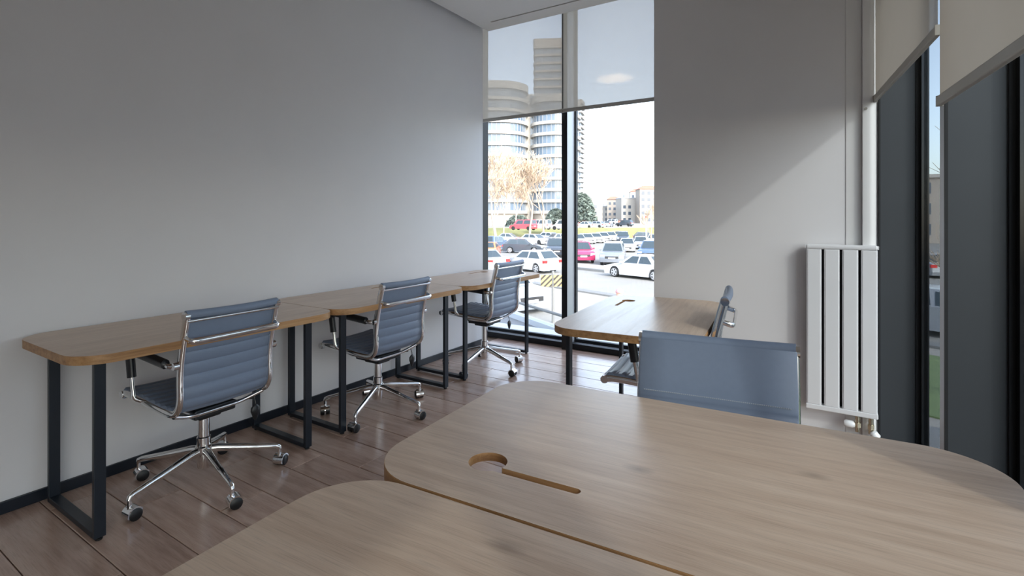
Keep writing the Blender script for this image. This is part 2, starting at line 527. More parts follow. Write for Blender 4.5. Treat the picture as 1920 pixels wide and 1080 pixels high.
MB().box((-2.167, YG, 0.07), (-1.035, YG + 0.02, 3.6)).build('glass_pane', M['glass'], w1)
MB().box((-3.31, YG - 0.02, 3.5), (-1.037, YG + 0.05, 3.6)).build('top_rail', M['gasket'], w1)

# ------------------------------------------------------------------ right facade: deep fins with glass between them
FM = Matrix(((FD.x, FN.x, 0, F0.x), (FD.y, FN.y, 0, F0.y), (0, 0, 1, 0), (0, 0, 0, 1)))
nfin = 7
for i in range(nfin):
    s0 = i * MODL
    wi = empty('window_%d' % (i + 2)); struct(wi)
    wi.matrix_world = FM @ Matrix.Translation((s0, 0, 0))
    # local x: along the facade towards the camera, y: outwards
    MB().box((-0.055, 0.012, 0), (0.0, 0.165, 3.6)).build('fin', M['fin'], wi)
    MB().box((-0.058, 0.004, 0), (-0.012, 0.012, 3.6)).build('fin_cap', M['finlight'], wi)
    MB().box((-0.012, 0.004, 0), (0.001, 0.012, 3.6)).build('fin_gasket', M['gasket'], wi)
    MB().box((-0.060, 0.165, 0), (0.012, 0.215, 3.6)).build('pane_gasket', M['gasket'], wi)
    MB().box((0.012, 0.180, 0), (0.045, 0.212, 3.6)).build('edge_seal', M['bluefilm'], wi)
    if i < nfin - 1:
        MB().box((0.0, 0.012, 0.0), (MODL - 0.055, 0.19, 0.06)).build('sill', M['fin'], wi)
        MB().box((0.045, 0.19, 0.06), (MODL - 0.06, 0.205, 3.6)).build('glass_pane', M['tint'], wi)
        MB().box((0.0, 0.012, 3.5), (MODL - 0.055, 0.19, 3.6)).build('top_rail', M['fin'], wi)
bl = MB().box((-0.06, 0.0, -0.2), (MODL * (nfin - 1) + 0.1, 0.215, 0.0)).box((MODL * (nfin - 1), 0.0, 0.0), (7.2, 0.215, 3.6)).build('wall_right', M['wall']); struct(bl)
bl.matrix_world = FM


# ------------------------------------------------------------------ roller blinds
def blind(width, z0, z1, label, group=None, chain=True):
    """local x: width, y: towards the glass"""
    r = empty('roller_blind')
    nx, nz = 10, 14
    mb = MB(); vs_ = []; fs = []
    for j in range(nz + 1):
        for i in range(nx + 1):
            u = i / nx; v = j / nz
            vs_.append((u * width, 0.0012 * math.sin(u * 9 + 1) * (1 - v), z0 + 0.02 + (z1 - z0 - 0.02) * v))
    for j in range(nz):
        for i in range(nx):
            a = j * (nx + 1) + i
            fs.append((a, a + 1, a + nx + 2, a + nx + 1))
    mb.add(vs_, fs); mb.build('cloth', M['blind'], r, smooth=60)
    bar = MB().box((0.0, -0.009, z0), (width, 0.009, z0 + 0.034)).build('bottom_bar', M['blindbar'], r, bevel=0.004)
    MB().box((-0.003, -0.0095, z0 - 0.001), (0.006, 0.0095, z0 + 0.035)).build('end_cap', M['blindbar'], bar)
    MB().box((width - 0.006, -0.0095, z0 - 0.001), (width + 0.003, 0.0095, z0 + 0.035)).build('end_cap', M['blindbar'], bar)
    MB().cyl((0, 0.03, z1), (width, 0.03, z1), 0.028, 16).build('roller', M['finlight'], r, smooth=40)
    tag(r, label, 'blind', group)
    return r


b = blind(1.053, 2.272, 3.45, 'beige screen blind half lowered over window pane beside plain wall'); b.location = (-3.26, 4.37, 0)
b = blind(1.175, 2.272, 3.45, 'beige screen blind lowered over window pane showing open sky'); b.location = (-2.196, 4.37, 0)
zb = [1.893, 1.645, 1.66, 1.66, 1.66, 1.66]
lb = ['beige fabric blind raised higher on narrow window beside the radiator', 'wide beige fabric blind hanging lower on the side window facade']
for i in range(nfin - 1):
    lab = lb[i] if i < 2 else 'beige fabric blind on the side windows past the joined oak desks'
    b = blind(MODL - (0.03 if i else 0.015), zb[i], 3.4, lab, None if i < 2 else 'side window blinds')
    b.matrix_world = FM @ Matrix.Translation((i * MODL + 0.004, -0.012, 0))

# ------------------------------------------------------------------ radiator
ra = empty('radiator', (0.022, 0, 0)); tag(ra, 'white vertical panel radiator with dark slots on the wall', 'radiator')
rw = 0.336; rx = -rw / 2; RZ0, RZ1 = 0.185, 1.115
ry0, ry1 = 3.350, 3.402
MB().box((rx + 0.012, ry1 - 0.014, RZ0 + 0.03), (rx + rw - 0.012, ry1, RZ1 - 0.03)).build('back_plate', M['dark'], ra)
pw_ = (rw - 3 * 0.0125 - 0.006) / 4
for i in range(4):
    x0 = rx + 0.003 + i * (pw_ + 0.0125)
    p = MB().box((x0, ry0, RZ0 + 0.026), (x0 + pw_, ry1 - 0.012, RZ1 - 0.024)).build('panel', M['radiator'], ra, bevel=0.004)
    MB().box((x0 + 0.006, ry0 - 0.0018, RZ0 + 0.03), (x0 + pw_ - 0.006, ry0 + 0.001, RZ1 - 0.03)).build('panel_face', M['radiator'], p, bevel=0.0015)
MB().box((rx, ry0 - 0.006, RZ1 - 0.026), (rx + rw, ry1 + 0.002, RZ1)).build('top_cap', M['radiator'], ra, bevel=0.009)
MB().box((rx, ry0 - 0.004, RZ0), (rx + rw, ry1 + 0.002, RZ0 + 0.028)).build('bottom_cap', M['radiator'], ra, bevel=0.004)
for sx in (rx - 0.003, rx + rw - 0.001):
    MB().box((sx, ry0 - 0.002, RZ1 - 0.022), (sx + 0.004, ry1, RZ1 - 0.004)).build('end_plug', M['radiator'], ra)
for vx in (0.076, 0.136):
    v = MB().cyl((vx, 3.36, 0.10), (vx, 3.36, RZ0), 0.012, 12).cyl((vx, 3.36, 0.125), (vx, 3.36, 0.15), 0.017, 6).cyl((vx, 3.36, 0.11), (vx, YW + 0.01, 0.11), 0.009, 10).build('valve', M['valve'], ra, smooth=40)
    if vx < 0.1: MB().lathe([(0.014, 0), (0.019, 0.01), (0.020, 0.04), (0.014, 0.05)], 14, 0, Matrix.Translation((vx - 0.012, 3.36, 0.135)) @ Matrix.Rotation(-PI / 2, 4, 'Y')).build('valve_knob', M['whiteplastic'], v, smooth=40)
    else: MB().lathe([(0.012, 0), (0.020, 0.008), (0.022, 0.035), (0.012, 0.045)], 14, 0, Matrix.Translation((vx + 0.004, 3.35, 0.118)) @ Matrix.Rotation(PI * 0.8, 4, 'Y')).build('valve_knob', M['whiteplastic'], v, smooth=40)
for hz in (0.4, 0.9):
    MB().box((-0.06, ry1 - 0.004, hz), (0.06, YW + 0.001, hz + 0.03)).build('bracket', M['steel'], ra)

# ------------------------------------------------------------------ desks
DL, DD, DT, DZ = 1.166, 0.69, 0.034, 0.75
DC = 0.018      # core thickness; the edge band is DT tall


def desk_top_mesh():
    bm = bmesh.new()
    hx, hy, r = DL / 2, DD / 2, 0.135
    out = []
    for cx, cy, a0 in ((hx - r, hy - r, 0), (-hx + r, hy - r, 90), (-hx + r, -hy + r, 180), (hx - r, -hy + r, 270)):
        for k in range(13):
            a = math.radians(a0 + 90 * k / 12)
            out.append((cx + r * math.cos(a), cy + r * math.sin(a)))
    # cable cut-out: round hole with a slot running from it along the back edge
    hc = (hx - 0.225, hy - 0.150); hr = 0.041; sw = 0.0095
    sy = hc[1] + 0.020; sx1 = hc[0] - 0.205
    a_s = math.asin((sy - sw - hc[1]) / hr); a_e = math.asin((sy + sw - hc[1]) / hr)
    hole = []
    for k in range(33):
        a = (PI - a_e) - (2 * PI - ((PI - a_s) - (PI - a_e))) * k / 32
        hole.append((hc[0] + hr * math.cos(a), hc[1] + hr * math.sin(a)))
    for k in range(9):
        a = -PI / 2 - PI * k / 8
        hole.append((sx1 + sw * math.cos(a), sy + sw * math.sin(a)))
    loops = []
    for lp in (out, hole):
        vs_ = [bm.verts.new((x, y, DZ)) for x, y in lp]
        loops += [bm.edges.new((vs_[i], vs_[(i + 1) % len(vs_)])) for i in range(len(vs_))]
    bmesh.ops.triangle_fill(bm, use_beauty=True, use_dissolve=False, edges=loops)
    top = list(bm.faces)
    for f in top:
        if f.normal.z < 0: f.normal_flip()
    ret = bmesh.ops.extrude_face_region(bm, geom=top)
    vdn = [g for g in ret['geom'] if isinstance(g, bmesh.types.BMVert)]
    bmesh.ops.translate(bm, verts=vdn, vec=(0, 0, -DC))
    bmesh.ops.recalc_face_normals(bm, faces=bm.faces)
    for f in bm.faces:
        f.material_index = 0 if abs(f.normal.z) > 0.5 else 1
        f.smooth = abs(f.normal.z) < 0.5
    me = bpy.data.meshes.new('tabletop'); bm.to_mesh(me); bm.free()
    me.materials.append(M['oak']); me.materials.append(M['oak_edge'])
    me.set_sharp_from_angle(angle=math.radians(35))
    return me


DTOP = desk_top_mesh()


def make_desk():
    """local: user sits on the -Y side, back edge at +Y"""
    r = empty('desk')
    o = bpy.data.objects.new('tabletop', DTOP); COL.objects.link(o); o.parent = r
    mb = MB(); rings = []
    for hx, hy, r_, z in ((DL / 2 + 0.0008, DD / 2 + 0.0008, 0.1358, DZ - 0.0012), (DL / 2 + 0.0008, DD / 2 + 0.0008, 0.1358, DZ - DT), (DL / 2 - 0.05, DD / 2 - 0.05, 0.085, DZ - DT), (DL / 2 - 0.05, DD / 2 - 0.05, 0.085, DZ - DC - 0.0005), (DL / 2 - 0.002, DD / 2 - 0.002, 0.133, DZ - DC - 0.0005), (DL / 2 - 0.0005, DD / 2 - 0.0005, 0.1345, DZ - 0.0012)):
        rings.append([(cx * (hx - r_) + r_ * math.cos(math.radians(a0 + 7.5 * k)), cy * (hy - r_) + r_ * math.sin(math.radians(a0 + 7.5 * k)), z) for cx, cy, a0 in ((1, 1, 0), (-1, 1, 90), (-1, -1, 180), (1, -1, 270)) for k in range(13)])
    nr = len(rings[0])
    mb.add([v for rg_ in rings for v in rg_], [(i * nr + j, ((i + 1) % 6) * nr + j, ((i + 1) % 6) * nr + (j + 1) % nr, i * nr + (j + 1) % nr) for i in range(6) for j in range(nr)])
    mb.build('edge_band', M['oak_edge'], r, smooth=40)
    zt = DZ - DC - 0.0005
    for sx in (-1, 1):
        xc = sx * (DL / 2 - 0.115)
        x0, x1 = xc - 0.02, xc + 0.02
        yf, yb = -0.226, 0.282
        fr = MB().box((x0, yf + 0.0205, 0.012), (x1, yb - 0.0205, 0.034)).build('leg_foot_bar', M['steel'], r, bevel=0.002)
        MB().box((x0, yf, 0.012), (x1, yf + 0.02, zt)).build('leg', M['steel'], r, bevel=0.002)
        MB().box((x0, yb - 0.02, 0.012), (x1, yb, zt)).build('leg', M['steel'], r, bevel=0.002)
        MB().box((x0, yf + 0.0205, zt - 0.022), (x1, yb - 0.0205, zt - 0.001)).build('leg_top_bar', M['steel'], r)
        for yy in (yf + 0.014, yb - 0.014):
            MB().lathe([(0.011, 0.0), (0.013, 0.002), (0.013, 0.008), (0.006, 0.0125)], 12, 0, Matrix.Translation((xc, yy, 0))).build('levelling_foot', M['plastic'], fr)
    MB().box((-DL / 2 + 0.136, -0.02, zt - 0.022), (DL / 2 - 0.136, 0.02, zt - 0.001)).build('under_rail', M['steel'], r)
    return r


dk = make_desk()
wx = XL + 0.008 + DD / 2
desks = [
    (wx, 0.708 + DL / 2, PI / 2, 'oak-topped wall desk with nothing adjoining its outer rounded end'),
    (wx, 1.878 + DL / 2, PI / 2, 'oak-topped wall desk standing between two other wall desks'),
    (wx, 3.048 + DL / 2, PI / 2, 'oak-topped wall desk running up to the far window'),
    (-0.866, 2.735, PI / 2 + math.radians(5.0), 'oak desk by the mullioned window with chair on its radiator side'),
    (-0.272, 1.095, PI + math.radians(3.5), 'oak desk with rounded corners in front of the big blue-grey chair back'),
    (-0.232, 0.398, math.radians(3.5), 'oak desk joined long edge to edge, on the side away from all chairs'),
]
for i, (x, y, rz, lab) in enumerate(desks):
    d = dk if i == 0 else copy_tree(dk)
    d.location = (x, y, 0); d.rotation_euler = (0, 0, rz)
    tag(d, lab, 'desk', 'wall desks' if i < 3 else 'island desks')

# ------------------------------------------------------------------ office chairs
# side profile (y forward, z) of rail: from the top of the back, round the seat bend, to the seat front
PROF = [(-0.252, 0.853), (-0.232, 0.775), (-0.212, 0.69), (-0.200, 0.62), (-0.197, 0.56), (-0.199, 0.505), (-0.190, 0.462), (-0.165, 0.432), (-0.125, 0.420),
        (-0.06, 0.420), (0.03, 0.426), (0.12, 0.434), (0.20, 0.440), (0.265, 0.441), (0.298, 0.434)]


def spline(pts, n):
    P_ = [Vector((0, p[0], p[1])) for p in pts]
    P_ = [P_[0] * 2 - P_[1]] + P_ + [P_[-1] * 2 - P_[-2]]
    out = []
    for i in range(1, len(P_) - 2):
        p0, p1, p2, p3 = P_[i - 1:i + 3]
        for k in range(n):
            t = k / n
            out.append(0.5 * ((2 * p1) + (p2 - p0) * t + (2 * p0 - 5 * p1 + 4 * p2 - p3) * t * t + (3 * p1 - p0 - 3 * p2 + p3) * t ** 3))
    out.append(P_[-2])
    return out


CURVE = spline(PROF, 7)
CLEN = [0.0]
for i in range(1, len(CURVE)): CLEN.append(CLEN[-1] + (CURVE[i] - CURVE[i - 1]).length)


def curve_at(s):
    if s <= 0: return CURVE[0] + (CURVE[1] - CURVE[0]).normalized() * s
    for i in range(1, len(CURVE)):
        if s <= CLEN[i]:
            t = (s - CLEN[i - 1]) / (CLEN[i] - CLEN[i - 1])
            return CURVE[i - 1].lerp(CURVE[i], t)
    return CURVE[-1]


def curve_n(s):
    t = (curve_at(min(s + 0.004, CLEN[-1])) - curve_at(max(s - 0.004, 0))).normalized()
    return Vector((0, -t.z, t.y)) * 1.0   # towards the sitter (front / up)


S_BEND = 0.455      # arc length where the back turns into the seat
RXH = 0.205


def pad(s0, s1, front_ribs, back_ribs, pitch=0.052, th=0.010, bulge=0.0085, off=0.012):
    """ribbed cushion between the rails; *_ribs: arc length from which that face is ribbed"""
    mb = MB(); N = int((s1 - s0) / 0.0052); hw = RXH + 0.006
    xs = [-hw, -hw + 0.006, -hw * 0.6, 0, hw * 0.6, hw - 0.006, hw]
    rows = []
    for side in (1, -1):
        rib = front_ribs if side > 0 else back_ribs
        for i in range(N + 1):
            s = s0 + (s1 - s0) * i / N
            p = curve_at(s); nrm = curve_n(s)
            bgl = 0.0
            if s > rib:
                ph = ((s - rib) % pitch) / pitch
                bgl = bulge * (abs(math.sin(PI * ph)) ** 0.45) - bulge * 0.6
            end = min(1.0, (s - s0) / 0.008 if s0 > 0 else 1.0, (s1 - s) / 0.008)
            h = (th + bgl) * (0.35 + 0.65 * max(0, end))
            row = []
            for x in xs:
                e = 0.55 if abs(x) > hw - 0.001 else 1.0
                sag = -0.010 * (1 - (x / hw) ** 2)
                q = p + nrm * (side * h * e + sag + off)
                row.append((x, q.y, q.z))
            rows.append(row)
    nx = len(xs); vs_ = [v for r_ in rows for v in r_]; fs = []
    K = N + 1
    for side in (0, 1):
        for i in range(N):
            for j in range(nx - 1):
                a = (side * K + i) * nx + j
                q = (a, a + 1, a + nx + 1, a + nx)
                fs.append(q if side else tuple(reversed(q)))
    for i in range(N):
        for j in (0, nx - 1):
            a = i * nx + j; b_ = (K + i) * nx + j
            q = (a, a + nx, b_ + nx, b_)
            fs.append(q if j else tuple(reversed(q)))
    for i in (0, N):
        for j in range(nx - 1):
            a = i * nx + j; b_ = (K + i) * nx + j
            fs.append((a, b_, b_ + 1, a + 1) if i else (a, a + 1, b_ + 1, b_))
    mb.add(vs_, fs)
    return mb


def make_chair():
    """local: sitter faces +Y, origin on the floor under the column; returns (root, base)"""
    r = empty('office_chair')
    pd = pad(0.0, S_BEND, 0.170, 0.115).build('backrest', M['leather'], r, smooth=50)
    # rolled top edge and chrome bar under it
    tp = curve_at(0.0)
    mb = MB(); hw = RXH + 0.004
    tn = curve_n(0.0)
    mb.tube([(x, (tp + tn * (0.002 - 0.010 * (1 - (x / hw) ** 2))).y, tp.z + 0.006 - 0.004 * (1 - (x / hw) ** 2)) for x in [hw * k / 8 for k in range(-8, 9)]], 0.0175, 16)
    mb.build('top_roll', M['leather'], pd, smooth=50)
    mb = MB(); q = curve_at(0.022)
    mb.tube([(-hw, q.y - 0.016, q.z), (hw, q.y - 0.016, q.z)], 0.0075, 10)
    mb.build('top_bar', M['chrome'], r, smooth=50)
    # stitched seam across the front of the headrest panel
    mb = MB(); N = 74
    q = curve_at(0.150); nn = curve_n(0.150)
    for k in range(N):
        x = -hw + 0.014 + (2 * hw - 0.028) * (k + 0.5) / N
        sg = -0.010 * (1 - (x / (RXH - 0.008)) ** 2)
        c = q + nn * (0.0222 + sg)
        mb.box((x - 0.0018, c.y - 0.0015, c.z - 0.0012), (x + 0.0018, c.y + 0.0015, c.z + 0.0012))
    tag(mb.build('stitching', M['thread'], pd), kind='stuff')
    st = pad(S_BEND + 0.003, CLEN[-1] - 0.012, S_BEND, S_BEND, pitch=0.05, th=0.013).build('seat', M['leather'], r, smooth=50)
    fe = curve_at(CLEN[-1])
    MB().tube([(-hw, fe.y, fe.z - 0.004), (hw, fe.y, fe.z - 0.004)], 0.0185, 14).build('front_roll', M['leather'], st, smooth=50)
    for sx in (-1, 1):
        mb = MB()
        mb.tube([(sx * RXH, p.y, p.z) for p in CURVE[::2] + [CURVE[-1]]], 0.0135, 12, sq=(0.92, 1.35), up=(0, 1, 0))
        rl = mb.build('side_rail', M['chrome'], r, smooth=60)
        for e in (curve_at(0.0), fe):
            MB().cyl((sx * (RXH - 0.006), e.y, e.z - 0.001), (sx * (RXH + 0.013), e.y, e.z - 0.001), 0.0185, 16).build('end_cap', M['chrome'], rl, smooth=40)
        # armrest: forward from the back rail, over a bend, down to the seat rail
        ax = sx * (RXH + 0.034)
        pts = fillet([(sx * (RXH + 0.004), -0.203, 0.640), (ax, -0.180, 0.640), (ax, 0.165, 0.664), (ax, 0.125, 0.452), (sx * (RXH + 0.006), 0.115, 0.434)], [0.015, 0.045, 0.02], 6)
        ar = MB().tube(pts, 0.012, 10, sq=(0.95, 0.75), up=(1, 0, 0)).build('armrest', M['chrome'], r, smooth=50)
        MB().tube(fillet([(ax, -0.150, 0.646), (ax, 0.163, 0.668), (ax, 0.142, 0.545)], 0.042, 6), 0.0185, 10, sq=(1.15, 0.95), up=(1, 0, 0)).build('arm_pad', M['armpad'], ar, smooth=50)
        MB().cyl((sx * (RXH + 0.002), -0.200, 0.640), (sx * (RXH + 0.030), -0.200, 0.640), 0.016, 14).build('arm_joint', M['chrome'], ar, smooth=40)
    # pull handle behind the back
    q = curve_at(0.098); hy = q.y - 0.058
    pts = fillet([(-RXH, q.y - 0.006, q.z + 0.004), (-RXH + 0.004, hy, q.z - 0.012), (RXH - 0.004, hy, q.z - 0.012), (RXH, q.y - 0.006, q.z + 0.004)], 0.035, 6)
    MB().tube(pts, 0.011, 12, sq=(0.75, 1.15)).build('pull_handle', M['chrome'], r, smooth=50)
    for sx in (-1, 1):
        MB().box((sx * RXH - 0.009, q.y - 0.016, q.z - 0.004), (sx * RXH + 0.009, q.y, q.z + 0.036)).build('handle_mount', M['chrome'], r, bevel=0.003)
    # under-seat cross bars
    for yy, za in ((-0.128, 0.410), (0.075, 0.420)):
        pts = fillet([(-RXH, yy - 0.02, za), (-0.115, yy + 0.02, 0.374), (0.115, yy + 0.02, 0.374), (RXH, yy - 0.02, za)], 0.04, 5)
        MB().tube(pts, 0.0095, 10).build('cross_bar', M['chrome'], r, smooth=50)
    for sx in (-1, 1):
        MB().tube([(sx * 0.098, -0.112, 0.377), (sx * 0.098, 0.096, 0.377)], 0.0085, 8).build('seat_bearer', M['chrome'], r, smooth=50)
    mc = MB().box((-0.095, -0.105, 0.345), (0.095, 0.105, 0.390)).box((-0.052, -0.06, 0.322), (0.052, 0.07, 0.352)).build('tilt_mechanism', M['plastic'], r, bevel=0.008)
    MB().cyl((0, 0.09, 0.345), (0, 0.145, 0.345), 0.021, 16).build('tension_knob', M['plastic'], mc, smooth=40)
    MB().tube(fillet([(0.08, -0.02, 0.355), (0.185, -0.035, 0.352), (0.235, -0.045, 0.345)], 0.02, 4), 0.005, 8).build('height_lever', M['plastic'], mc, smooth=50)
    ht = MB().tube([(0.165, -0.132, 0.398), (0.172, -0.140, 0.360), (0.170, -0.142, 0.345)], 0.0025, 6).build('tag_cord', M['plastic'], r, smooth=50)
    MB().lathe([(0.002, -0.075), (0.012, -0.062), (0.024, -0.030), (0.023, -0.012), (0.012, 0.0), (0.004, 0.006)], 14, 0, Matrix.Translation((0.170, -0.142, 0.345)) @ Matrix.Diagonal((1, 0.5, 1, 1))).build('hanging_tag', M['plastic'], ht, smooth=50)
    MB().cyl((0, 0, 0.215), (0, 0, 0.325), 0.0245, 20).cyl((0, 0, 0.315), (0, 0, 0.328), 0.030, 20).build('gas_column', M['chrome'], r, smooth=40)
    # star base with five castors, kept on one turnable part
    base = MB().lathe([(0.026, 0.075), (0.030, 0.082), (0.031, 0.145), (0.036, 0.150), (0.036, 0.178), (0.030, 0.184), (0.030, 0.222), (0.024, 0.226)], 20).build('star_base', M['chrome'], r, smooth=40)
    return r, base


def add_base(base, a0, seed):
    rg = random.Random(seed)
    for k in range(5):
        a = a0 + k * 2 * PI / 5
        c, s = math.cos(a), math.sin(a)
        mb = MB()
        R4 = Matrix.Rotation(a, 4, 'Z')
        mb.tube([(0.018, 0, 0.160), (0.06, 0, 0.157), (0.20, 0, 0.126), (0.312, 0, 0.104), (0.328, 0, 0.098), (0.332, 0, 0.085)], [0.021, 0.020, 0.0165, 0.0135, 0.0125, 0.011], 12, sq=(0.85, 0.95), M4=R4)
        lg = mb.build('base_leg', M['chrome'], base, smooth=50)
        MB().cyl((0.330, 0, 0.050), (0.330, 0, 0.088), 0.0085, 10, M4=R4).build('castor_stem', M['chrome'], lg, smooth=40)
        ca = rg.random() * 2 * PI
        C4 = Matrix.Translation((0.330 * c, 0.330 * s, 0)) @ Matrix.Rotation(ca, 4, 'Z')
        # hood: half cylinder shell over the twin wheels
        mb = MB(); n = 14; rr_ = 0.0305
        vs_ = []; fs = []
        for y in (-0.0255, 0.0255):
            for j in range(n + 1):
                an = PI * (-0.12 + 1.0 * j / n)
                vs_.append((-0.012 + rr_ * math.cos(an), y, 0.027 + rr_ * math.sin(an)))
        for j in range(n): fs.append((j, j + 1, n + 2 + j, n + 1 + j))
        fs.append(tuple(range(n + 1))); fs.append(tuple(reversed(range(n + 1, 2 * n + 2))))
        mb.add(vs_, fs, 0, C4)
        mb.build('castor_hood', M['chrome'], lg, smooth=40)
        mb = MB()
        for y0, y1 in ((-0.029, -0.004), (0.004, 0.029)):
            mb.tube([(-0.012, y0, 0.0262), (-0.012, y0 + 0.003, 0.0262), (-0.012, y1 - 0.003, 0.0262), (-0.012, y1, 0.0262)], [0.0215, 0.026, 0.026, 0.0215], 18, M4=C4)
        mb.build('castor_wheel', M['plastic'], lg, smooth=40)


chair0, base0 = make_chair()
chairs = [
    # x, y of the column, heading of the sitter (rotation), world angle of one base leg, lift
    (-2.546, 1.268, PI / 2 + math.radians(2), math.radians(-8), 0.0, 'grey ribbed office chair at the wall desk with the free rounded end'),
    (-2.540, 2.358, PI / 2 + math.radians(1), math.radians(6), 0.0, 'grey ribbed office chair at the middle wall desk'),
    (-2.516, 3.530, PI / 2 + math.radians(2), math.radians(-14), 0.035, 'grey ribbed office chair raised higher, backed by the window view'),
    (-0.268, 1.335, PI + math.radians(7.5), math.radians(20), 0.038, 'blue-grey office chair showing its smooth stitched front above an oak desk'),
    (-0.695, 2.615, PI / 2 + math.radians(7), math.radians(35), 0.036, 'office chair seen edge-on with seat under the desk near the column wall'),
]
protos = []
for i, c in enumerate(chairs):
    if i == 0: r, bs = chair0, base0
    else:
        r = copy_tree(chair0)
        bs = [ch for ch in r.children if ch.name.startswith('star_base')][0]
    protos.append((r, bs))
for i, (x, y, rz, ba, lift, lab) in enumerate(chairs):
    r, bs = protos[i]
    add_base(bs, ba - rz, 11 + i)
    r.location = (x, y, 0); r.rotation_euler = (0, 0, rz)
    tag(r, lab, 'chair', 'office chairs')
    if lift:
        for ch in r.children:
            if ch is bs: continue
            if ch.name.startswith('gas_column'):
                ch.scale.z = 1 + lift / 0.11; ch.location.z = -0.215 * lift / 0.11
            else: ch.location.z += lift

# ------------------------------------------------------------------ outside
GZ = -2.3
UD = Vector((-0.94, 0.342, 0)).normalized()     # along the street
UN = Vector((0.342, 0.94, 0)).normalized()      # across it, away from the building
SM = Matrix(((UD.x, UN.x, 0, 0), (UD.y, UN.y, 0, 0), (0, 0, 1, 0), (0, 0, 0, 1)))   # street frame: x along, y across
M['asphalt'] = mat('pale_asphalt', (0.235, 0.225, 0.205, 1), 0.85, noise=0.12, nscale=0.6)
M['paving'] = mat('paving', (0.28, 0.26, 0.23, 1), 0.85, noise=0.08, nscale=1.5)
M['kerb'] = mat('kerb_stone', (0.17, 0.17, 0.165, 1), 0.8, noise=0.1, nscale=2)
M['terrace'] = mat('terrace_stone', (0.45, 0.47, 0.49, 1), 0.6, noise=0.06, nscale=3)
M['ramp'] = mat('ramp_concrete', (0.16, 0.165, 0.17, 1), 0.7, noise=0.12, nscale=3)
M['grass'] = mat('winter_grass', (0.22, 0.21, 0.07, 1), 0.9, noise=0.35, nscale=0.5)
M['lawn'] = mat('lawn', (0.13, 0.18, 0.07, 1), 0.9, noise=0.3, nscale=2)
M['earth'] = mat('dry_earth', (0.36, 0.27, 0.18, 1), 0.9, noise=0.2, nscale=0.4)
M['twig'] = mat('pale_twigs', (0.44, 0.34, 0.25, 1), 0.8, noise=0.15)
M['bark'] = mat('bark', (0.36, 0.29, 0.23, 1), 0.85, noise=0.2)
M['needles'] = mat('evergreen', (0.12, 0.15, 0.13, 1), 0.9, noise=0.4, nscale=1.5)
M['tyre'] = mat('tyre', (0.012, 0.012, 0.013, 1), 0.7, noise=0.1)
M['alloy'] = mat('alloy', (0.5, 0.5, 0.52, 1), 0.3, metal=0.7, noise=0.05)
M['carglass'] = mat('car_glass', (0.035, 0.05, 0.06, 1), 0.08, noise=0.1)
M['lampwhite'] = mat('headlamp', (0.75, 0.78, 0.8, 1), 0.1, noise=0.05)
M['lampred'] = mat('tail_lamp', (0.5, 0.03, 0.03, 1), 0.2, noise=0.1)
M['plate'] = mat('number_plate', (0.75, 0.75, 0.75, 1), 0.5, noise=0.03)
M['cartrim'] = mat('car_trim', (0.02, 0.02, 0.022, 1), 0.5, noise=0.1)
PAINT = {}
for nme, c in dict(white=(0.42, 0.43, 0.45), silver=(0.27, 0.285, 0.31), grey=(0.16, 0.175, 0.20), dark=(0.045, 0.055, 0.07), blue=(0.07, 0.11, 0.18),
                   red=(0.45, 0.05, 0.07), crimson=(0.35, 0.03, 0.09), orange=(0.65, 0.16, 0.07), yellow=(0.75, 0.58, 0.12), beige=(0.5, 0.44, 0.36)).items():
    PAINT[nme] = mat('paint_' + nme, (*c, 1), 0.25, noise=0.03, coat=0.6)

# ground, street and pavements
g = MB().box((-420, 6.5, GZ - 0.5), (260, 620, GZ)).build('ground', M['asphalt']); struct(g)
o = MB().box((-420, -60, GZ - 0.5), (260, 6.5, GZ - 0.01)).build('ground_side', M['asphalt']); struct(o)
o = MB().box((-60, 6.2, GZ), (80, 17.2, GZ + 0.10), 0, SM).build('pavement', M['paving']); struct(o)
o = MB().box((-60, 17.2, GZ), (80, 17.75, GZ + 0.17), 0, SM).build('kerb', M['kerb']); struct(o)
o = MB().box((-60, 25.4, GZ), (80, 25.75, GZ + 0.16), 0, SM).build('kerb', M['kerb']); struct(o)
o = MB().box((-60, 25.75, GZ), (80, 28.0, GZ + 0.14), 0, SM).build('pavement', M['paving']); struct(o)
o = MB().box((-16, 11.2, GZ + 0.10), (6, 16.2, GZ + 0.13), 0, Matrix.Translation((0, 0, 0)) @ SM).build('lawn', M['lawn']); struct(o)
# base of the building, terrace, ramp with a low upstand
o = MB().box((XL - 0.4, YB - 0.2, GZ), (1.3, YG + 0.2, -0.26)).build('plinth', M['ramp']); struct(o)
o = MB().box((-14, YG + 0.04, GZ), (0.4, 5.75, -0.15)).build('terrace', M['terrace']); struct(o)
o = MB().box((-14, 5.75, GZ), (0.4, 5.80, -0.17)).build('terrace_edge', M['ramp']); struct(o)
RD = Vector((-0.866, 0.5, 0)); RN = Vector((0.5, 0.866, 0))
RM = Matrix(((RD.x, RN.x, 0, -4.0), (RD.y, RN.y, 0, 6.93), (0, 0, 1, 0), (0, 0, 0, 1)))
mb = MB()
A = RM @ Vector((9, 0, 0)); B = RM @ Vector((-1.9, 0, 0))
mb.add([(A.x, 5.8, GZ), (B.x, 5.8, GZ), (B.x, B.y, GZ), (A.x, A.y, GZ), (A.x, 5.8, -0.42), (B.x, 5.8, -0.42), (B.x, B.y, -0.42), (A.x, A.y, -0.42)],
       [(4, 5, 6, 7), (0, 1, 5, 4), (1, 2, 6, 5), (2, 3, 7, 6), (3, 0, 4, 7)])
o = mb.build('ramp', M['ramp']); struct(o)
up = empty('ramp_upstand'); tag(up, 'low pale ramp wall with a thin dark rail outside the window', 'low wall')
MB().box((-1.9, 0.0, GZ), (9, 0.14, -0.335), 0, RM).build('kerb_wall', M['terrace'], up)
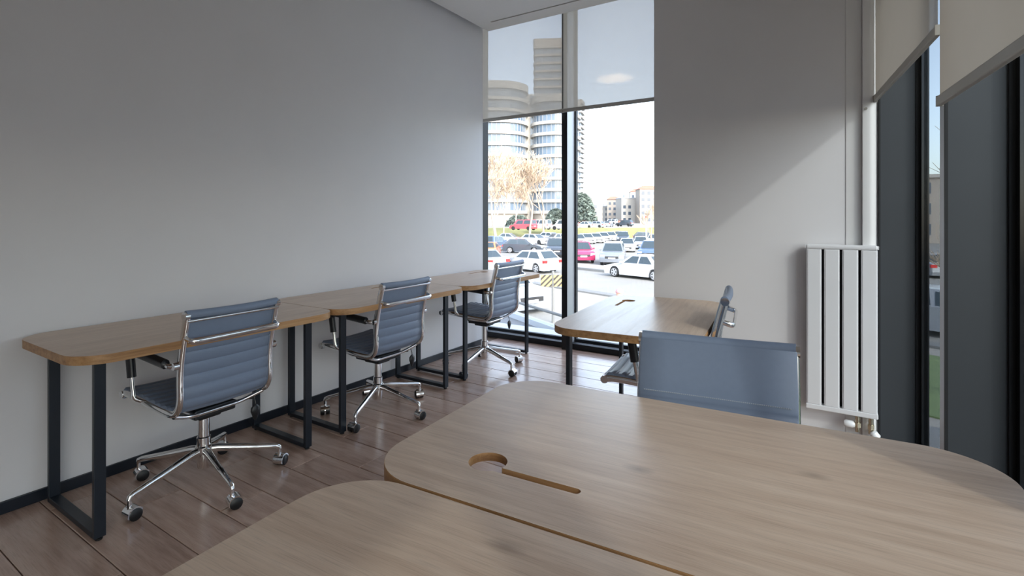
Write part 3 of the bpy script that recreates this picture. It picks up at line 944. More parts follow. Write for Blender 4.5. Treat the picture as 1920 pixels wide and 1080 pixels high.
MB().box((-1.9, 0.05, -0.335), (9, 0.07, -0.16), 0, RM).build('glass_upstand', M['glass'], up)
MB().tube([RM @ Vector((-1.9, 0.06, -0.145)), RM @ Vector((9, 0.06, -0.145))], 0.022, 8).build('rail', M['kerb'], up, smooth=40)

# hazard sign on a pole
M['hazard'] = bpy.data.materials.new('hazard_stripes'); m = M['hazard']; m.use_nodes = True
n = m.node_tree; tcn = n.nodes.new('ShaderNodeTexCoord'); sp = n.nodes.new('ShaderNodeSeparateXYZ')
n.links.new(tcn.outputs['Object'], sp.inputs[0])
ad = n.nodes.new('ShaderNodeMath'); ad.operation = 'SUBTRACT'; n.links.new(sp.outputs['X'], ad.inputs[0]); n.links.new(sp.outputs['Z'], ad.inputs[1])
mu = n.nodes.new('ShaderNodeMath'); mu.operation = 'MULTIPLY'; mu.inputs[1].default_value = 5.6; n.links.new(ad.outputs[0], mu.inputs[0])
fr_ = n.nodes.new('ShaderNodeMath'); fr_.operation = 'FRACT'; n.links.new(mu.outputs[0], fr_.inputs[0])
gt = n.nodes.new('ShaderNodeMath'); gt.operation = 'GREATER_THAN'; gt.inputs[1].default_value = 0.5; n.links.new(fr_.outputs[0], gt.inputs[0])
mi_ = n.nodes.new('ShaderNodeMix'); mi_.data_type = 'RGBA'; n.links.new(gt.outputs[0], mi_.inputs['Factor'])
mi_.inputs['A'].default_value = (0.62, 0.45, 0.12, 1); mi_.inputs['B'].default_value = (0.035, 0.03, 0.03, 1)
n.links.new(mi_.outputs['Result'], n.nodes['Principled BSDF'].inputs['Base Color'])
sg = empty('hazard_sign', P(1037, 17.0, GZ + 0.1), TH)
tag(sg, 'yellow and black striped hazard sign on a grey pole by the street', 'sign')
MB().cyl((0, 0, 0), (0, 0, 1.72), 0.045, 12).build('pole', M['kerb'], sg, smooth=40)
zc = H_CAM - (526 - 410) * 17.0 / F_PX - (GZ + 0.1)
for xx in (-0.23, 0.21):
    p = MB().box((-0.185, -0.012, -0.19), (0.185, 0.012, 0.19)).build('sign_panel', M['hazard'], sg); p.location = (xx, -0.055, zc)


# ------------------------------------------------------------------ cars
def bil(a, b, c, d, u, v): return (a * (1 - u) + b * u) * (1 - v) + (d * (1 - u) + c * u) * v


def car_parts(kind):
    """list of (name, MB, role, parent) in car space: front +X"""
    hl, W, R = {'hatch': (2.1, 0.86, 0.31), 'sedan': (2.25, 0.87, 0.31), 'suv': (2.25, 0.91, 0.35), 'van': (2.4, 0.93, 0.33)}[kind]
    up_ = {'hatch': 0.0, 'sedan': -0.03, 'suv': 0.14, 'van': 0.1}[kind]
    fx, rx_ = hl - 0.85, -hl + 0.78
    bz = 0.20 + up_ * 0.5
    belt = 0.90 + up_
    top = [(-hl + 0.02, 0.62 + up_), (-hl + 0.04, belt + 0.02), (-hl + 0.25, belt + 0.05), (0.95, belt), (1.4, belt - 0.03), (hl - 0.22, belt - 0.17), (hl - 0.03, belt - 0.34), (hl, 0.45 + up_), (hl - 0.06, bz)]
    arch = lambda cx: [(cx + (R + 0.06) * math.cos(a), max(bz, R + (R + 0.06) * math.sin(a))) for a in [PI * k / 8 for k in range(0, 9)]]
    out = top + [(fx + R + 0.06, bz)] + arch(fx) + [(fx - R - 0.06, bz), (rx_ + R + 0.06, bz)] + arch(rx_) + [(rx_ - R - 0.06, bz), (-hl + 0.08, bz), (-hl, 0.42 + up_)]
    bm = bmesh.new()
    mb = MB(); k = len(out)
    rings = [(-W, 0.975, 0.0), (-W + 0.07, 1.0, 0), (W - 0.07, 1.0, 0), (W, 0.975, 0)]
    vs_ = []
    for y, sc, _ in rings:
        for x, z in out: vs_.append((x * sc, y, 0.55 + (z - 0.55) * (sc if z > 0.55 else 1)))
    fs = []
    for i in range(3):
        for j in range(k): fs.append((i * k + j, i * k + (j + 1) % k, (i + 1) * k + (j + 1) % k, (i + 1) * k + j))
    mb.add(vs_, fs)
    for base, flip in ((0, False), (3 * k, True)):
        vv = [bm.verts.new(vs_[base + j]) for j in range(k)]
        es = [bm.edges.new((vv[j], vv[(j + 1) % k])) for j in range(k)]
        r_ = bmesh.ops.triangle_fill(bm, use_beauty=True, edges=es)
        bm.verts.index_update()
        for f in [g_ for g_ in r_['geom'] if isinstance(g_, bmesh.types.BMFace)]:
            idx = [vv.index(v) + base for v in f.verts]
            mb.f.append(idx); mb.m.append(0)
    bm.free()
    parts = [('body', mb, 'paint', None)]
    roof = {'hatch': 1.45, 'sedan': 1.43, 'suv': 1.68, 'van': 1.85}[kind]
    cab = {'hatch': [(1.05, belt - 0.02), (0.25, roof - 0.03), (-1.35, roof), (-hl + 0.12, belt)], 'sedan': [(1.05, belt - 0.02), (0.2, roof - 0.02), (-0.95, roof - 0.02), (-1.62, belt)],
           'suv': [(1.1, belt - 0.02), (0.45, roof - 0.03), (-1.75, roof), (-hl + 0.1, belt)], 'van': [(1.45, belt - 0.02), (0.95, roof - 0.03), (-2.2, roof), (-hl + 0.06, belt)]}[kind]
    yb, yt = W - 0.04, W - 0.24
    q = [Vector((x, 0, z)) for x, z in cab]

    def cp(i, sy): return Vector((q[i].x, sy * (yb if i in (0, 3) else yt), q[i].z))
    mb = MB()
    vs_ = [cp(i, -1) for i in range(4)] + [cp(i, 1) for i in range(4)]
    mb.add(vs_, [(0, 1, 2, 3), (7, 6, 5, 4), (0, 4, 5, 1), (1, 5, 6, 2), (2, 6, 7, 3)])
    parts.append(('cabin', mb, 'paint', None))
    for sy in (-1, 1):
        a, b_, c, d = cp(0, sy), cp(1, sy), cp(2, sy), cp(3, sy)   # side face: a bottom-front, b top-front, c top-rear, d bottom-rear
        ofs = Vector((0, sy * 0.014, 0.004))
        for u0, u1 in ((0.10, 0.49), (0.53, 0.90)):
            pts = [bil(d, a, b_, c, u, v) + ofs for u, v in ((1 - u1, 0.12), (1 - u0, 0.12), (1 - u0 - 0.02, 0.86), (1 - u1 + 0.02, 0.86))]
            parts.append(('side_window', MB().quad(pts if sy < 0 else pts[::-1]), 'glass', None))
    f = [cp(0, -1), cp(0, 1), cp(1, 1), cp(1, -1)]
    parts.append(('windscreen', MB().quad([bil(*f, u, v) + Vector((0.014, 0, 0.012)) for u, v in ((0.06, 0.06), (0.94, 0.06), (0.93, 0.93), (0.07, 0.93))]), 'glass', None))
    f = [cp(3, 1), cp(3, -1), cp(2, -1), cp(2, 1)]
    parts.append(('rear_window', MB().quad([bil(*f, u, v) + Vector((-0.014, 0, 0.012)) for u, v in ((0.09, 0.14), (0.91, 0.14), (0.90, 0.90), (0.10, 0.90))]), 'glass', None))
    for cx in (fx, rx_):
        for sy in (-1, 1):
            y0, y1 = (W - 0.20) * sy, (W - 0.005) * sy
            wb_ = MB().tube([(cx, y0, R), (cx, y1 - 0.03 * sy, R), (cx, y1, R)], [R, R, R * 0.9], 22)
            parts.append(('wheel', wb_, 'tyre', None))
            rm = MB().tube([(cx, y1 - 0.01 * sy, R), (cx, y1 + 0.004 * sy, R)], R * 0.30, 12)
            for kk in range(5):
                a = 2 * PI * kk / 5
                rm.box((0.05, -0.01, -0.045), (R * 0.68, 0.01, 0.045), 0, Matrix.Translation((cx, y1 + 0.003 * sy, R)) @ Matrix.Rotation(a, 4, 'Y'))
            n2 = 20
            ring = [(cx + R * rr2 * math.cos(2 * PI * j / n2), y1 + 0.004 * sy, R + R * rr2 * math.sin(2 * PI * j / n2)) for rr2 in (0.62, 0.74) for j in range(n2)]
            rm.add(ring, [(j, (j + 1) % n2, n2 + (j + 1) % n2, n2 + j) for j in range(n2)])
            parts.append(('rim', rm, 'alloy', 'wheel'))
    for sy in (-1, 1):
        parts.append(('headlamp', MB().box((hl - 0.34, sy * (W - 0.2) - 0.15, belt - 0.36), (hl - 0.04, sy * (W - 0.2) + 0.17, belt - 0.22)), 'lampwhite', None))
        parts.append(('tail_lamp', MB().box((-hl + 0.0, sy * (W - 0.17) - 0.14, belt - 0.22), (-hl + 0.16, sy * (W - 0.17) + 0.175, belt - 0.04)), 'lampred', None))
        parts.append(('mirror', MB().box((0.72, sy * (W + 0.07) - 0.08, belt + 0.02), (0.86, sy * (W + 0.07) + 0.08, belt + 0.14)), 'paint', None))
    parts.append(('grille', MB().box((hl - 0.06, -0.5, 0.42 + up_), (hl + 0.012, 0.5, belt - 0.32)), 'trim', None))
    parts.append(('number_plate', MB().box((hl + 0.012, -0.26, 0.38 + up_), (hl + 0.025, 0.26, 0.49 + up_)), 'plate', None))
    parts.append(('number_plate', MB().box((-hl - 0.02, -0.26, 0.55 + up_), (-hl + 0.02, 0.26, 0.66 + up_)), 'plate', None))
    return parts


ROLE = {'glass': 'carglass', 'tyre': 'tyre', 'alloy': 'alloy', 'lampwhite': 'lampwhite', 'lampred': 'lampred', 'trim': 'cartrim', 'plate': 'plate'}
CARS = {}
for kd in ('hatch', 'sedan', 'suv', 'van'):
    ps = car_parts(kd)
    CARS[kd] = [(nm, mb.mesh(nm, PAINT['white'] if role == 'paint' else M[ROLE[role]], 40 if nm in ('body', 'wheel', 'rim') else None), role, par) for nm, mb, role, par in ps]
    big = MB(); order = ['paint'] + list(ROLE)
    for nm, mb, role, par in ps:
        if nm in ('rim', 'mirror'): continue
        b0 = len(big.v); big.v += mb.v
        big.f += [[i + b0 for i in f] for f in mb.f]; big.m += [order.index(role)] * len(mb.f)
    CARS[kd + '_far'] = big.mesh('parked_car', [PAINT['white']] + [M[ROLE[r_]] for r_ in ROLE])


def car(kind, paint, loc, heading, label, group=None, far=False, name='car'):
    rz = math.atan2(heading[1], heading[0])
    if far:
        o = bpy.data.objects.new(name, CARS[kind + '_far']); COL.objects.link(o)
        o.material_slots[0].link = 'OBJECT'; o.material_slots[0].material = PAINT[paint]
        o.location = loc; o.rotation_euler = (0, 0, rz)
        return tag(o, label, 'car', group)
    r = empty(name, loc, rz)
    lastw = None
    for nm, me, role, par in CARS[kind]:
        o = bpy.data.objects.new(nm, me); COL.objects.link(o)
        o.parent = lastw if par else r
        if nm == 'wheel': lastw = o
        if role == 'paint':
            o.material_slots[0].link = 'OBJECT'; o.material_slots[0].material = PAINT[paint]
    return tag(r, label, 'car', group)


def head(deg): return (math.cos(math.radians(deg)), math.sin(math.radians(deg)))


def G(px, ypx, z=GZ):
    """place on level z seen at this pixel of the calibrated photograph"""
    return P(px, (H_CAM - z) * F_PX / (ypx - 410), z)


U_ANG = math.degrees(math.atan2(UD.y, UD.x))
car('hatch', 'white', G(996, 508), head(U_ANG + 4), 'white five-door hatchback on the street beyond the hazard sign')
car('sedan', 'white', G(1203, 521), head(U_ANG + 2), 'white saloon on the street in front of the silver-grey off-roader')
car('suv', 'silver', P(936, 20.3, GZ), head(U_ANG + 176), 'silver car on the near lane with its grille facing the ramp')
car('suv', 'grey', G(1150, 494), head(-72), 'silver-grey off-roader facing the street in the parking lot')
car('suv', 'crimson', G(1088, 490), head(-58), 'crimson off-roader parked at the pavement next to silver-grey one')
car('suv', 'dark', G(1042, 480), head(-60), 'black off-roader parked behind the white hatchback')
car('hatch', 'orange', G(918, 482), head(118), 'orange-red hatchback parked with its tail to the street')
car('suv', 'blue', G(928, 470), head(100), 'slate blue off-roader parked behind the orange-red hatchback')
car('hatch', 'dark', G(982, 474), head(20), 'charcoal hatchback parked beside the black off-roader')
car('sedan', 'silver', G(902, 505), head(U_ANG), 'silver saloon following behind the white hatchback')
car('suv', 'blue', G(1222, 487), head(-80), 'dark blue off-roader parked behind the white saloon')
car('sedan', 'white', G(1176, 471), head(-72), 'white saloon parked nose out behind the silver-grey off-roader')
lot = [('sedan', 'silver', 955, 455, 15), ('hatch', 'white', 1004, 458, -8), ('hatch', 'white', 1034, 453, -10), ('sedan', 'silver', 1050, 456, 60),
       ('hatch', 'silver', 1201, 466, -70), ('sedan', 'white', 1226, 458, -75), ('suv', 'dark', 1168, 455, -70), ('hatch', 'dark', 1212, 452, 20)]
for kd, pt, px, yy, hd in lot:
    car(kd, pt, G(px, yy), head(hd), {'silver': 'silver car in the second row of the parking lot', 'white': 'white car in the second row of the parking lot', 'dark': 'black car in the second row of the parking lot'}[pt], 'cars in second parking row', far=True)
for k, (px, pt) in enumerate([(1084, 'silver'), (1100, 'white'), (1116, 'white'), (1130, 'white'), (1144, 'white'), (1158, 'yellow')]):
    car('hatch' if k % 2 else 'sedan', pt, G(px, 458.5 - k * 1.9), head(-52), 'yellow car at the end of the row under the grass bank' if pt == 'yellow' else ('silver' if pt == 'silver' else 'white') + ' car in the slanted row under the grass bank', None if pt == 'yellow' else 'cars under the grass bank', far=True)
# upper lot behind the grass bank
UZ = -0.75
o = MB().box((-260, 0, GZ), (60, 1.0, UZ)).build('upper_lot', M['paving']); struct(o)
bpy.data.objects.remove(o)
bank_a, bank_b = G(880, 449.5), G(1240, 446.5)
bd = (bank_b - bank_a).normalized(); bn = Vector((-bd.y, bd.x, 0))
mb = MB(); NB = 40
ln = (bank_b - bank_a).length + 60
prof = [(0, GZ), (2.5, GZ + 0.45), (9, UZ - 0.25), (14, UZ + 0.12), (16, UZ), (150, UZ)]
vs_ = []
for i in range(NB + 1):
    for j, (dn, z) in enumerate(prof):
        p = bank_a - bd * 30 + bd * (ln * i / NB) + bn * dn
        vs_.append((p.x, p.y, z + (random.uniform(-0.10, 0.10) if 0 < j < 4 else 0)))
K = len(prof)
fs = []; mi_l = []
for i in range(NB):
    for j in range(K - 1):
        a = i * K + j
        mb.add([], [], 0); mb.f.append([a, a + K, a + K + 1, a + 1]); mb.m.append(0 if j < 4 else 1)
mb.v = [tuple(v) for v in vs_]
o = mb.build('grass_bank', [M['grass'], M['paving']]); struct(o)


def GU(px, ypx): return G(px, ypx, UZ)


UPLAB = {('van', 1010): 'white van behind the bare tree with two white stems', ('van', 1058): 'white van beside the window mullion above the grass bank', ('van', 1146): 'white van in the back line above the grass bank', ('hatch', 1117): 'silver hatchback side on above the grass bank', ('hatch', 1141): 'silver hatchback nose on above the grass bank'}
upper = [('sedan', 'white', 1096, 428.0, 178), ('hatch', 'silver', 1117, 427.0, 176), ('hatch', 'silver', 1141, 425.0, 100), ('suv', 'dark', 1171, 424.5, 175), ('van', 'white', 1146, 420, 170), ('hatch', 'blue', 1112, 422, 90),
         ('van', 'red', 981, 431.5, 178), ('van', 'white', 1010, 430.5, 178), ('van', 'white', 1058, 431, 180), ('suv', 'red', 1090, 421, 180), ('hatch', 'orange', 1166, 418.5, 90)]
for kd, pt, px, yy, hd in upper:
    nm = {'red': 'red', 'white': 'white', 'silver': 'silver', 'dark': 'dark', 'blue': 'blue', 'orange': 'orange'}[pt]
    car(kd, pt, GU(px, yy), head(hd), UPLAB.get((kd, px)) or '%s %s parked above the grass bank' % (nm, {'van': 'van', 'suv': 'off-roader', 'sedan': 'saloon', 'hatch': 'hatchback'}[kd]), 'vehicles above the grass bank', far=True)
# seen through the side windows
car('hatch', 'silver', Vector((3.2, 20.3, GZ)), head(U_ANG + 180), 'pale car passing on the street outside the side windows')
for k in range(5):
    car('sedan' if k % 2 else 'suv', ('white', 'silver', 'white', 'grey', 'white')[k], Vector((4.0 + k * 3.0 - 2, 38 + k * 3.2, GZ)), head(95 + 10 * k), '%s car in the lot outside the side windows' % ('white', 'silver', 'white', 'grey', 'white')[k], 'cars seen through the side windows', far=True)


# ------------------------------------------------------------------ trees
def bare_tree(loc, h, spread, label, seed, trunk_r=0.16, depth=6, name='bare_tree', forks=2, lean=(0, 0), twig=0.02, group=None):
    rg = random.Random(seed)
    r = empty(name, loc)
    tk, tw = MB(), MB()

    def grow(p, d, ln_, rad, lv):
        segs = 3 if lv < 3 else 2
        pts = [p]; dd = d.copy()
        for k in range(segs):
            dd = (dd + Vector((rg.uniform(-1, 1), rg.uniform(-1, 1), rg.uniform(-0.3, 0.9))) * 0.13).normalized()
            pts.append(pts[-1] + dd * (ln_ / segs))
        rs = [rad * (1 - 0.35 * k / segs) for k in range(segs + 1)]
        (tk if lv < 3 else tw).tube(pts, rs, 6 if lv < 2 else (4 if lv < 4 else 3), caps=False)
        if lv >= depth: return
        nb = (forks if lv == 0 else rg.choice((3, 3, 4)))
        for k in range(nb):
            t = 1.0 if k == 0 else rg.uniform(0.4, 1.0)
            i = min(segs - 1, int(t * segs)); q = pts[i].lerp(pts[i + 1], t * segs - i) if t < 1 else pts[-1]
            az = rg.uniform(0, 2 * PI)
            sp_ = spread * (0.45 if k == 0 else 1.0) * rg.uniform(0.7, 1.2)
            nd = (dd + Vector((math.cos(az), math.sin(az), 0.25)) * sp_).normalized()
            grow(q, nd, ln_ * rg.uniform(0.62, 0.82), max(twig, rad * 0.58), lv + 1)
    grow(Vector((0, 0, -0.1)), Vector((lean[0], lean[1], 1)).normalized(), h * 0.27, trunk_r, 0)
    tk.build('trunk', M['bark'], r, smooth=60)
    tag(tw.build('twigs', M['twig'], r), kind='stuff')
    tag(r, label, 'tree', group)
    return r


bz_ = GZ + 0.45
bare_tree(G(993, 444, bz_), 20.0, 0.92, 'bare pale-twigged tree forking above the red van', 5, 0.22, 6, twig=0.042)
bare_tree(G(1019, 443, bz_), 19.0, 0.95, 'bare pale-twigged tree with two white stems behind the parking lot', 9, 0.22, 6, twig=0.042)
bare_tree(G(930, 447, bz_), 17.0, 0.85, 'leaning bare tree at the wall end of the grass bank', 21, 0.25, 6, lean=(-0.15, 0), twig=0.03)
bare_tree(G(944, 446, bz_), 17.0, 0.8, 'slim bare tree beside the leaning one on grass bank', 33, 0.14, 6, twig=0.038)
bare_tree(P(968, 118, UZ), 15.0, 0.7, 'bare tree standing on the upper lot before the curved tower', 41, 0.2, 6, twig=0.042)
bare_tree(P(1222, 60, GZ), 7.5, 0.45, 'thin ochre bare tree on a pale stem by the column edge', 55, 0.09, 5, twig=0.02)
bare_tree(Vector((3.0, 12.4, GZ)), 6.5, 0.75, 'bare tree spreading branches outside the side windows', 61, 0.10, 6, twig=0.006)
bare_tree(Vector((10.5, 49, GZ)), 10, 0.7, 'distant bare tree outside the side windows', 67, 0.2, 6, twig=0.038)


def evergreen(loc, h, r0, label, seed):
    rg = random.Random(seed)
    r = empty('evergreen_tree', loc)
    MB().tube([(0, 0, 0), (0, 0, h * 0.8)], [0.25, 0.08], 8).build('trunk', M['bark'], r)
    mb = MB()
    for k in range(2600):
        t = rg.random() ** 0.8
        z = h * (0.08 + 0.92 * t); rad = r0 * (1 - t) ** 0.42 * (0.55 + 0.45 * rg.random()) + 0.1
        a = rg.random() * 2 * PI
        c = Vector((rad * math.cos(a), rad * math.sin(a), z)); s_ = rg.uniform(0.25, 0.6)
        p1 = Vector((rg.uniform(-1, 1), rg.uniform(-1, 1), rg.uniform(-1, 0.3))) * s_
        p2 = Vector((rg.uniform(-1, 1), rg.uniform(-1, 1), rg.uniform(-0.6, 0.6))) * s_
        mb.add([c - p1, c + p2, c + p1, c - p2], [(0, 1, 2, 3)])
    tag(mb.build('foliage', M['needles'], r), kind='stuff')
    tag(r, label, 'tree')


evergreen(P(1093, 128, UZ), 8.2, 3.6, 'grey-green evergreen tree below the slender balcony tower', 3)
evergreen(P(1042, 132, UZ), 4.4, 3.0, 'dark evergreen bush behind the bare tree with two white stems', 4)
evergreen(P(972, 125, UZ), 2.6, 3.2, 'low dark evergreen shrub behind the red van', 6)

# thin mast-like lamp posts
lp = empty('lamp_post', P(1212, 67, GZ)); tag(lp, 'white lamp post at the edge of the parking lot', 'lamp post')
MB().tube([(0, 0, 0), (0, 0, 3.6)], [0.10, 0.07], 8).build('pole', M['whiteplastic'], lp, smooth=40)
MB().box((-0.12, -0.12, 3.6), (0.12, 0.12, 3.9)).build('lantern', M['lampred'], lp)

# ------------------------------------------------------------------ towers
M['tower_white'] = mat('tower_render', (0.36, 0.34, 0.31, 1), 0.8, noise=0.05, nscale=0.4)
M['tower_beige'] = mat('tower_beige', (0.30, 0.265, 0.23, 1), 0.8, noise=0.05, nscale=0.4)
M['town_red'] = mat('town_roof', (0.42, 0.16, 0.11, 1), 0.85, noise=0.15, nscale=0.4)
M['frame_white'] = mat('tower_frames', (0.32, 0.33, 0.35, 1), 0.5, noise=0.05)
m = mat('tower_glass', (0.09, 0.125, 0.17, 1), 0.2, noise=0.45, nscale=0.55); M['tower_glass'] = m
M['pane_dark'] = mat('dark_pane', (0.06, 0.08, 0.11, 1), 0.2, noise=0.3)


def outline(w_, d_, r, n=10):
    pts = []
    for cx, cy, a0 in ((w_ / 2 - r, d_ / 2 - r, 0), (-w_ / 2 + r, d_ / 2 - r, 90), (-w_ / 2 + r, -d_ / 2 + r, 180), (w_ / 2 - r, -d_ / 2 + r, 270)):
        for k in range(n + 1):
            a = math.radians(a0 + 90 * k / n)
            pts.append(Vector((cx + r * math.cos(a), cy + r * math.sin(a), 0)))
    return pts


def prism(mb, pts, z0, z1):
    k = len(pts)
    mb.add([(p.x, p.y, z) for z in (z0, z1) for p in pts], [tuple(reversed(range(k))), tuple(range(k, 2 * k))] + [(i, (i + 1) % k, k + (i + 1) % k, k + i) for i in range(k)])
    return mb


def tower(name, loc, rz, w_, d_, r, fh, floors, label, z0=0.0, band=0.85, over=0.7, mull=1.25, wall='tower_white', crown=2.0):
    t = empty(name, loc, rz)
    inner = outline(w_ - 2 * over, d_ - 2 * over, max(0.3, r - over)); outer = outline(w_, d_, r)
    bandm = prism(MB(), outer, 0, band).mesh('balcony_band', M[wall])
    glm = prism(MB(), inner, band, fh).mesh('window_band', M['tower_glass'])
    fm = MB(); per = [(inner[i] - inner[i - 1]).length for i in range(len(inner))]; acc = 0
    for i in range(len(inner)):
        a = inner[i - 1]; b_ = inner[i]; L_ = (b_ - a).length
        while acc < L_:
            p = a.lerp(b_, acc / L_ if L_ else 0); nn = Vector((b_.y - a.y, -(b_.x - a.x), 0)).normalized() if L_ else Vector((1, 0, 0))
            tt = Vector((-nn.y, nn.x, 0))
            q_ = [p + tt * s1 * 0.07 + nn * s2 for s1 in (-1, 1) for s2 in (0.0, 0.1)]
            fm.add([(v.x, v.y, z) for v in (q_[0], q_[1], q_[3], q_[2]) for z in (band, fh)], [(0, 1, 3, 2), (2, 3, 5, 4), (4, 5, 7, 6), (6, 7, 1, 0)])
            acc += mull
        acc -= L_
    frm = fm.mesh('window_frames', M['frame_white'])
    for k in range(floors):
        for nm, me in (('balcony_band', bandm), ('window_band', glm)):
            o = bpy.data.objects.new(nm, me); COL.objects.link(o); o.parent = t; o.location = (0, 0, z0 + k * fh)
            if nm == 'window_band':
                f_ = bpy.data.objects.new('window_frames', frm); COL.objects.link(f_); f_.parent = o
    prism(MB(), outer, z0 + floors * fh, z0 + floors * fh + crown).build('roof', M[wall], t)
    if z0 > 0: prism(MB(), inner, 0, z0).build('ground_storey', M['tower_beige'], t)
    return tag(t, label, 'building')


def tow(px, d, zb): return P(px, d, zb)


tw1 = tower('curved_tower', tow(930, 150, UZ), TH + 0.05, 18.5, 22, 8, 3.12, 11, 'rounded apartment tower with white balcony bands behind bare trees', z0=3.4)
tower('curved_tower', tow(1043, 150, UZ), TH - 0.42, 12.5, 18, 5.6, 3.12, 10, 'second rounded apartment tower with white bands beside the window mullion', z0=3.4)
st_ = empty('stair_tower', P(1000, 149, UZ), TH); tag(st_, 'beige stair tower with tall windows joining the rounded towers', 'building')
MB().box((-2.6, -1.5, 0), (2.4, 8, 38)).build('wall', M['tower_white'], st_)
for k in range(11):
    f_ = MB().box((-0.9, -1.62, 3.9 + k * 3.12), (0.9, -1.4, 6.3 + k * 3.12)).build('window', M['tower_glass'], st_)
    MB().box((-0.06, -1.68, 3.9 + k * 3.12), (0.06, -1.62, 6.3 + k * 3.12)).build('window_bar', M['frame_white'], f_)
tower('tall_tower', tow(1037, 222, UZ), TH - 0.1, 16.5, 16, 1.5, 3.35, 22, 'tallest beige apartment tower seen through the screen blind', over=0.8, wall='tower_beige', crown=4.0)
tower('slim_tower', tow(1079, 330, UZ), TH - 0.3, 10.5, 12, 0.6, 3.15, 24, 'slender tower with stepped balcony edges beside the open sky', over=1.1, wall='tower_white', mull=2.0)

# the town on the horizon
town = [(1103, 240, 10, 9, 'tower_beige'), (1112, 260, 9, 7.0, 'tower_white'), (1124, 330, 10, 8.5, 'frame_white'), (1136, 300, 8, 7, 'tower_white'), (1150, 290, 7, 10.0, 'tower_beige'),
        (1163, 320, 12, 10.5, 'pane_dark'), (1173, 245, 7.0, 9, 'tower_white'), (1184, 280, 9, 9.8, 'tower_white'), (1197, 270, 9, 12.5, 'tower_white'), (1214, 235, 9, 12.0, 'tower_beige'), (1236, 262, 8, 10, 'tower_white')]
wall_word = {'tower_beige': 'beige', 'tower_white': 'white', 'frame_white': 'pale grey', 'pane_dark': 'dark'}
for k, (px, d, w_, h_, mt) in enumerate(town):
    rg = random.Random(k)
    hb = empty('town_house', P(px, d, UZ - 0.2), TH + rg.uniform(-0.3, 0.3))
    h_ = h_ * 1.3
    red = k in (4, 8, 9)
    MB().box((-w_ / 2, -w_ / 2, 0), (w_ / 2, w_ / 2, h_)).build('wall', M[mt], hb)
    rf = MB()
    if red: rf.add([(-w_ / 2 - .4, -w_ / 2 - .4, h_), (w_ / 2 + .4, -w_ / 2 - .4, h_), (w_ / 2 + .4, w_ / 2 + .4, h_), (-w_ / 2 - .4, w_ / 2 + .4, h_), (-w_ / 4, 0, h_ + 1.8), (w_ / 4, 0, h_ + 1.8)], [(0, 1, 5, 4), (1, 2, 5), (2, 3, 4, 5), (3, 0, 4), (3, 2, 1, 0)])
    else: rf.box((-w_ / 2 - .2, -w_ / 2 - .2, h_), (w_ / 2 + .2, w_ / 2 + .2, h_ + 0.5)).box((-1, -1, h_ + .5), (1, 1, h_ + 1.9))
    rf.build('roof', M['town_red'] if red else M['frame_white'], hb)
    for fl_ in range(int(h_ / 3)):
        for c_ in range(int(w_ / 2.6)):
            x0 = -w_ / 2 + 0.8 + c_ * 2.6
            MB().box((x0, -w_ / 2 - 0.05, 1.0 + fl_ * 3), (x0 + 1.3, -w_ / 2 + 0.1, 2.5 + fl_ * 3)).build('window', M['pane_dark'], hb)
    where = ['behind the grey-green evergreen', 'next to the beige block by the evergreen', 'far behind the white saloon', 'over the small blue car on the upper lot', 'over the white van on the upper lot',
             'rising behind the dark off-roader', 'over the orange hatchback on the upper lot', 'beyond the end of the grass bank', 'next to the thin ochre tree', 'right behind the lamp post and ochre tree', 'hidden mostly by the column wall'][k]
    lab = '%s %s on the town skyline %s' % (wall_word[mt], 'red-roofed house' if red else 'flat-roofed block', where)
    tag(hb, lab, 'building')
# low buildings behind the lot outside the side windows
sb = empty('beige_block', Vector((11, 95, GZ)), 0.1); tag(sb, 'long beige building outside the side windows behind bare branches', 'building')
MB().box((-16, 0, 0), (16, 12, 9.5)).build('wall', M['tower_beige'], sb)
for fl_ in range(3):
    for c_ in range(11):
        MB().box((-15 + c_ * 2.8, -0.08, 1.2 + fl_ * 3), (-13.4 + c_ * 2.8, 0.1, 2.8 + fl_ * 3)).build('window', M['pane_dark'], sb)
MB().box((-16.3, -0.3, 9.5), (16.3, 12.3, 10)).build('roof', M['tower_white'], sb)

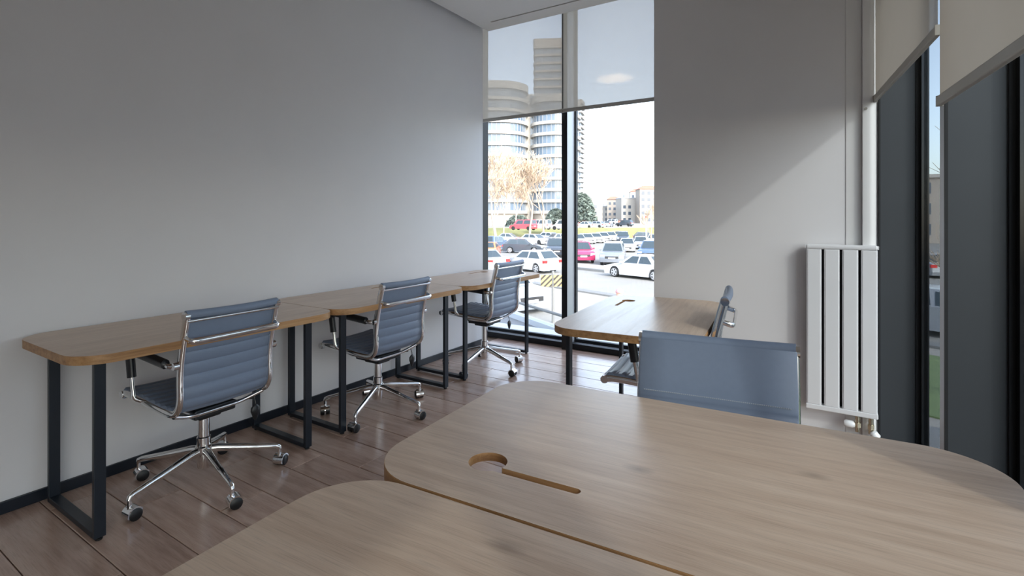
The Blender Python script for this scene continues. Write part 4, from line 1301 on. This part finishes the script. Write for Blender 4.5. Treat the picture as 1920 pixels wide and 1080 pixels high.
# ------------------------------------------------------------------ passer-by below the window (only the pink cap shows above the desk)
M['pink'] = mat('pink_cloth', (0.5, 0.25, 0.25, 1), 0.8, noise=0.08, nscale=20)
M['skin'] = mat('skin', (0.52, 0.32, 0.24, 1), 0.55, noise=0.05)
M['trouser'] = mat('grey_trousers', (0.10, 0.10, 0.12, 1), 0.8, noise=0.1)
M['coat'] = mat('pale_coat', (0.55, 0.45, 0.43, 1), 0.8, noise=0.08)
pl = P(1163, 13.6, GZ + 0.10)
pe = empty('person', pl, math.radians(170)); pe.scale = (0.92, 0.92, 0.92); tag(pe, 'person in a pink hat and pale coat walking past below the window', 'person')


def skinbody():
    me = bpy.data.meshes.new('body')
    V_ = [(0, 0, 0.93), (0, 0, 1.12), (0, 0, 1.34), (0, 0.01, 1.43), (0.01, 0.015, 1.52), (0.015, 0.02, 1.60),
          (0.0, 0.17, 1.36), (-0.06, 0.22, 1.10), (0.04, 0.23, 0.87), (0.06, 0.23, 0.79), (0.0, -0.17, 1.36), (0.05, -0.22, 1.10), (0.13, -0.22, 0.88), (0.15, -0.22, 0.80),
          (0.0, 0.09, 0.88), (0.13, 0.09, 0.50), (0.12, 0.09, 0.09), (0.24, 0.10, 0.045), (0.0, -0.09, 0.88), (-0.03, -0.09, 0.48), (-0.24, -0.09, 0.11), (-0.13, -0.10, 0.045)]
    E_ = [(0, 1), (1, 2), (2, 3), (3, 4), (4, 5), (2, 6), (6, 7), (7, 8), (8, 9), (2, 10), (10, 11), (11, 12), (12, 13), (0, 14), (14, 15), (15, 16), (16, 17), (0, 18), (18, 19), (19, 20), (20, 21)]
    Rr = [.15, .14, .15, .06, .085, .08, .065, .05, .038, .03, .065, .05, .038, .03, .10, .065, .045, .035, .10, .065, .045, .035]
    me.from_pydata(V_, E_, [])
    o = bpy.data.objects.new('body', me); COL.objects.link(o); o.parent = pe
    sk = o.modifiers.new('skin', 'SKIN')
    for i, r_ in enumerate(Rr): me.skin_vertices[0].data[i].radius = (r_, r_)
    me.skin_vertices[0].data[0].use_root = True
    sub = o.modifiers.new('sub', 'SUBSURF'); sub.levels = 1; sub.render_levels = 1
    me.materials.append(M['coat'])
    return o


skinbody()
MB().sphere((0.02, 0.02, 1.585), 0.098, 10, 0, (1, 0.9, 1.15)).build('head', M['skin'], pe, smooth=60)
MB().lathe([(0.108, 0.0), (0.118, 0.02), (0.108, 0.07), (0.07, 0.115), (0.01, 0.125)], 18, 0, Matrix.Translation((0.012, 0.02, 1.615))).build('hat', M['pink'], pe, smooth=60)
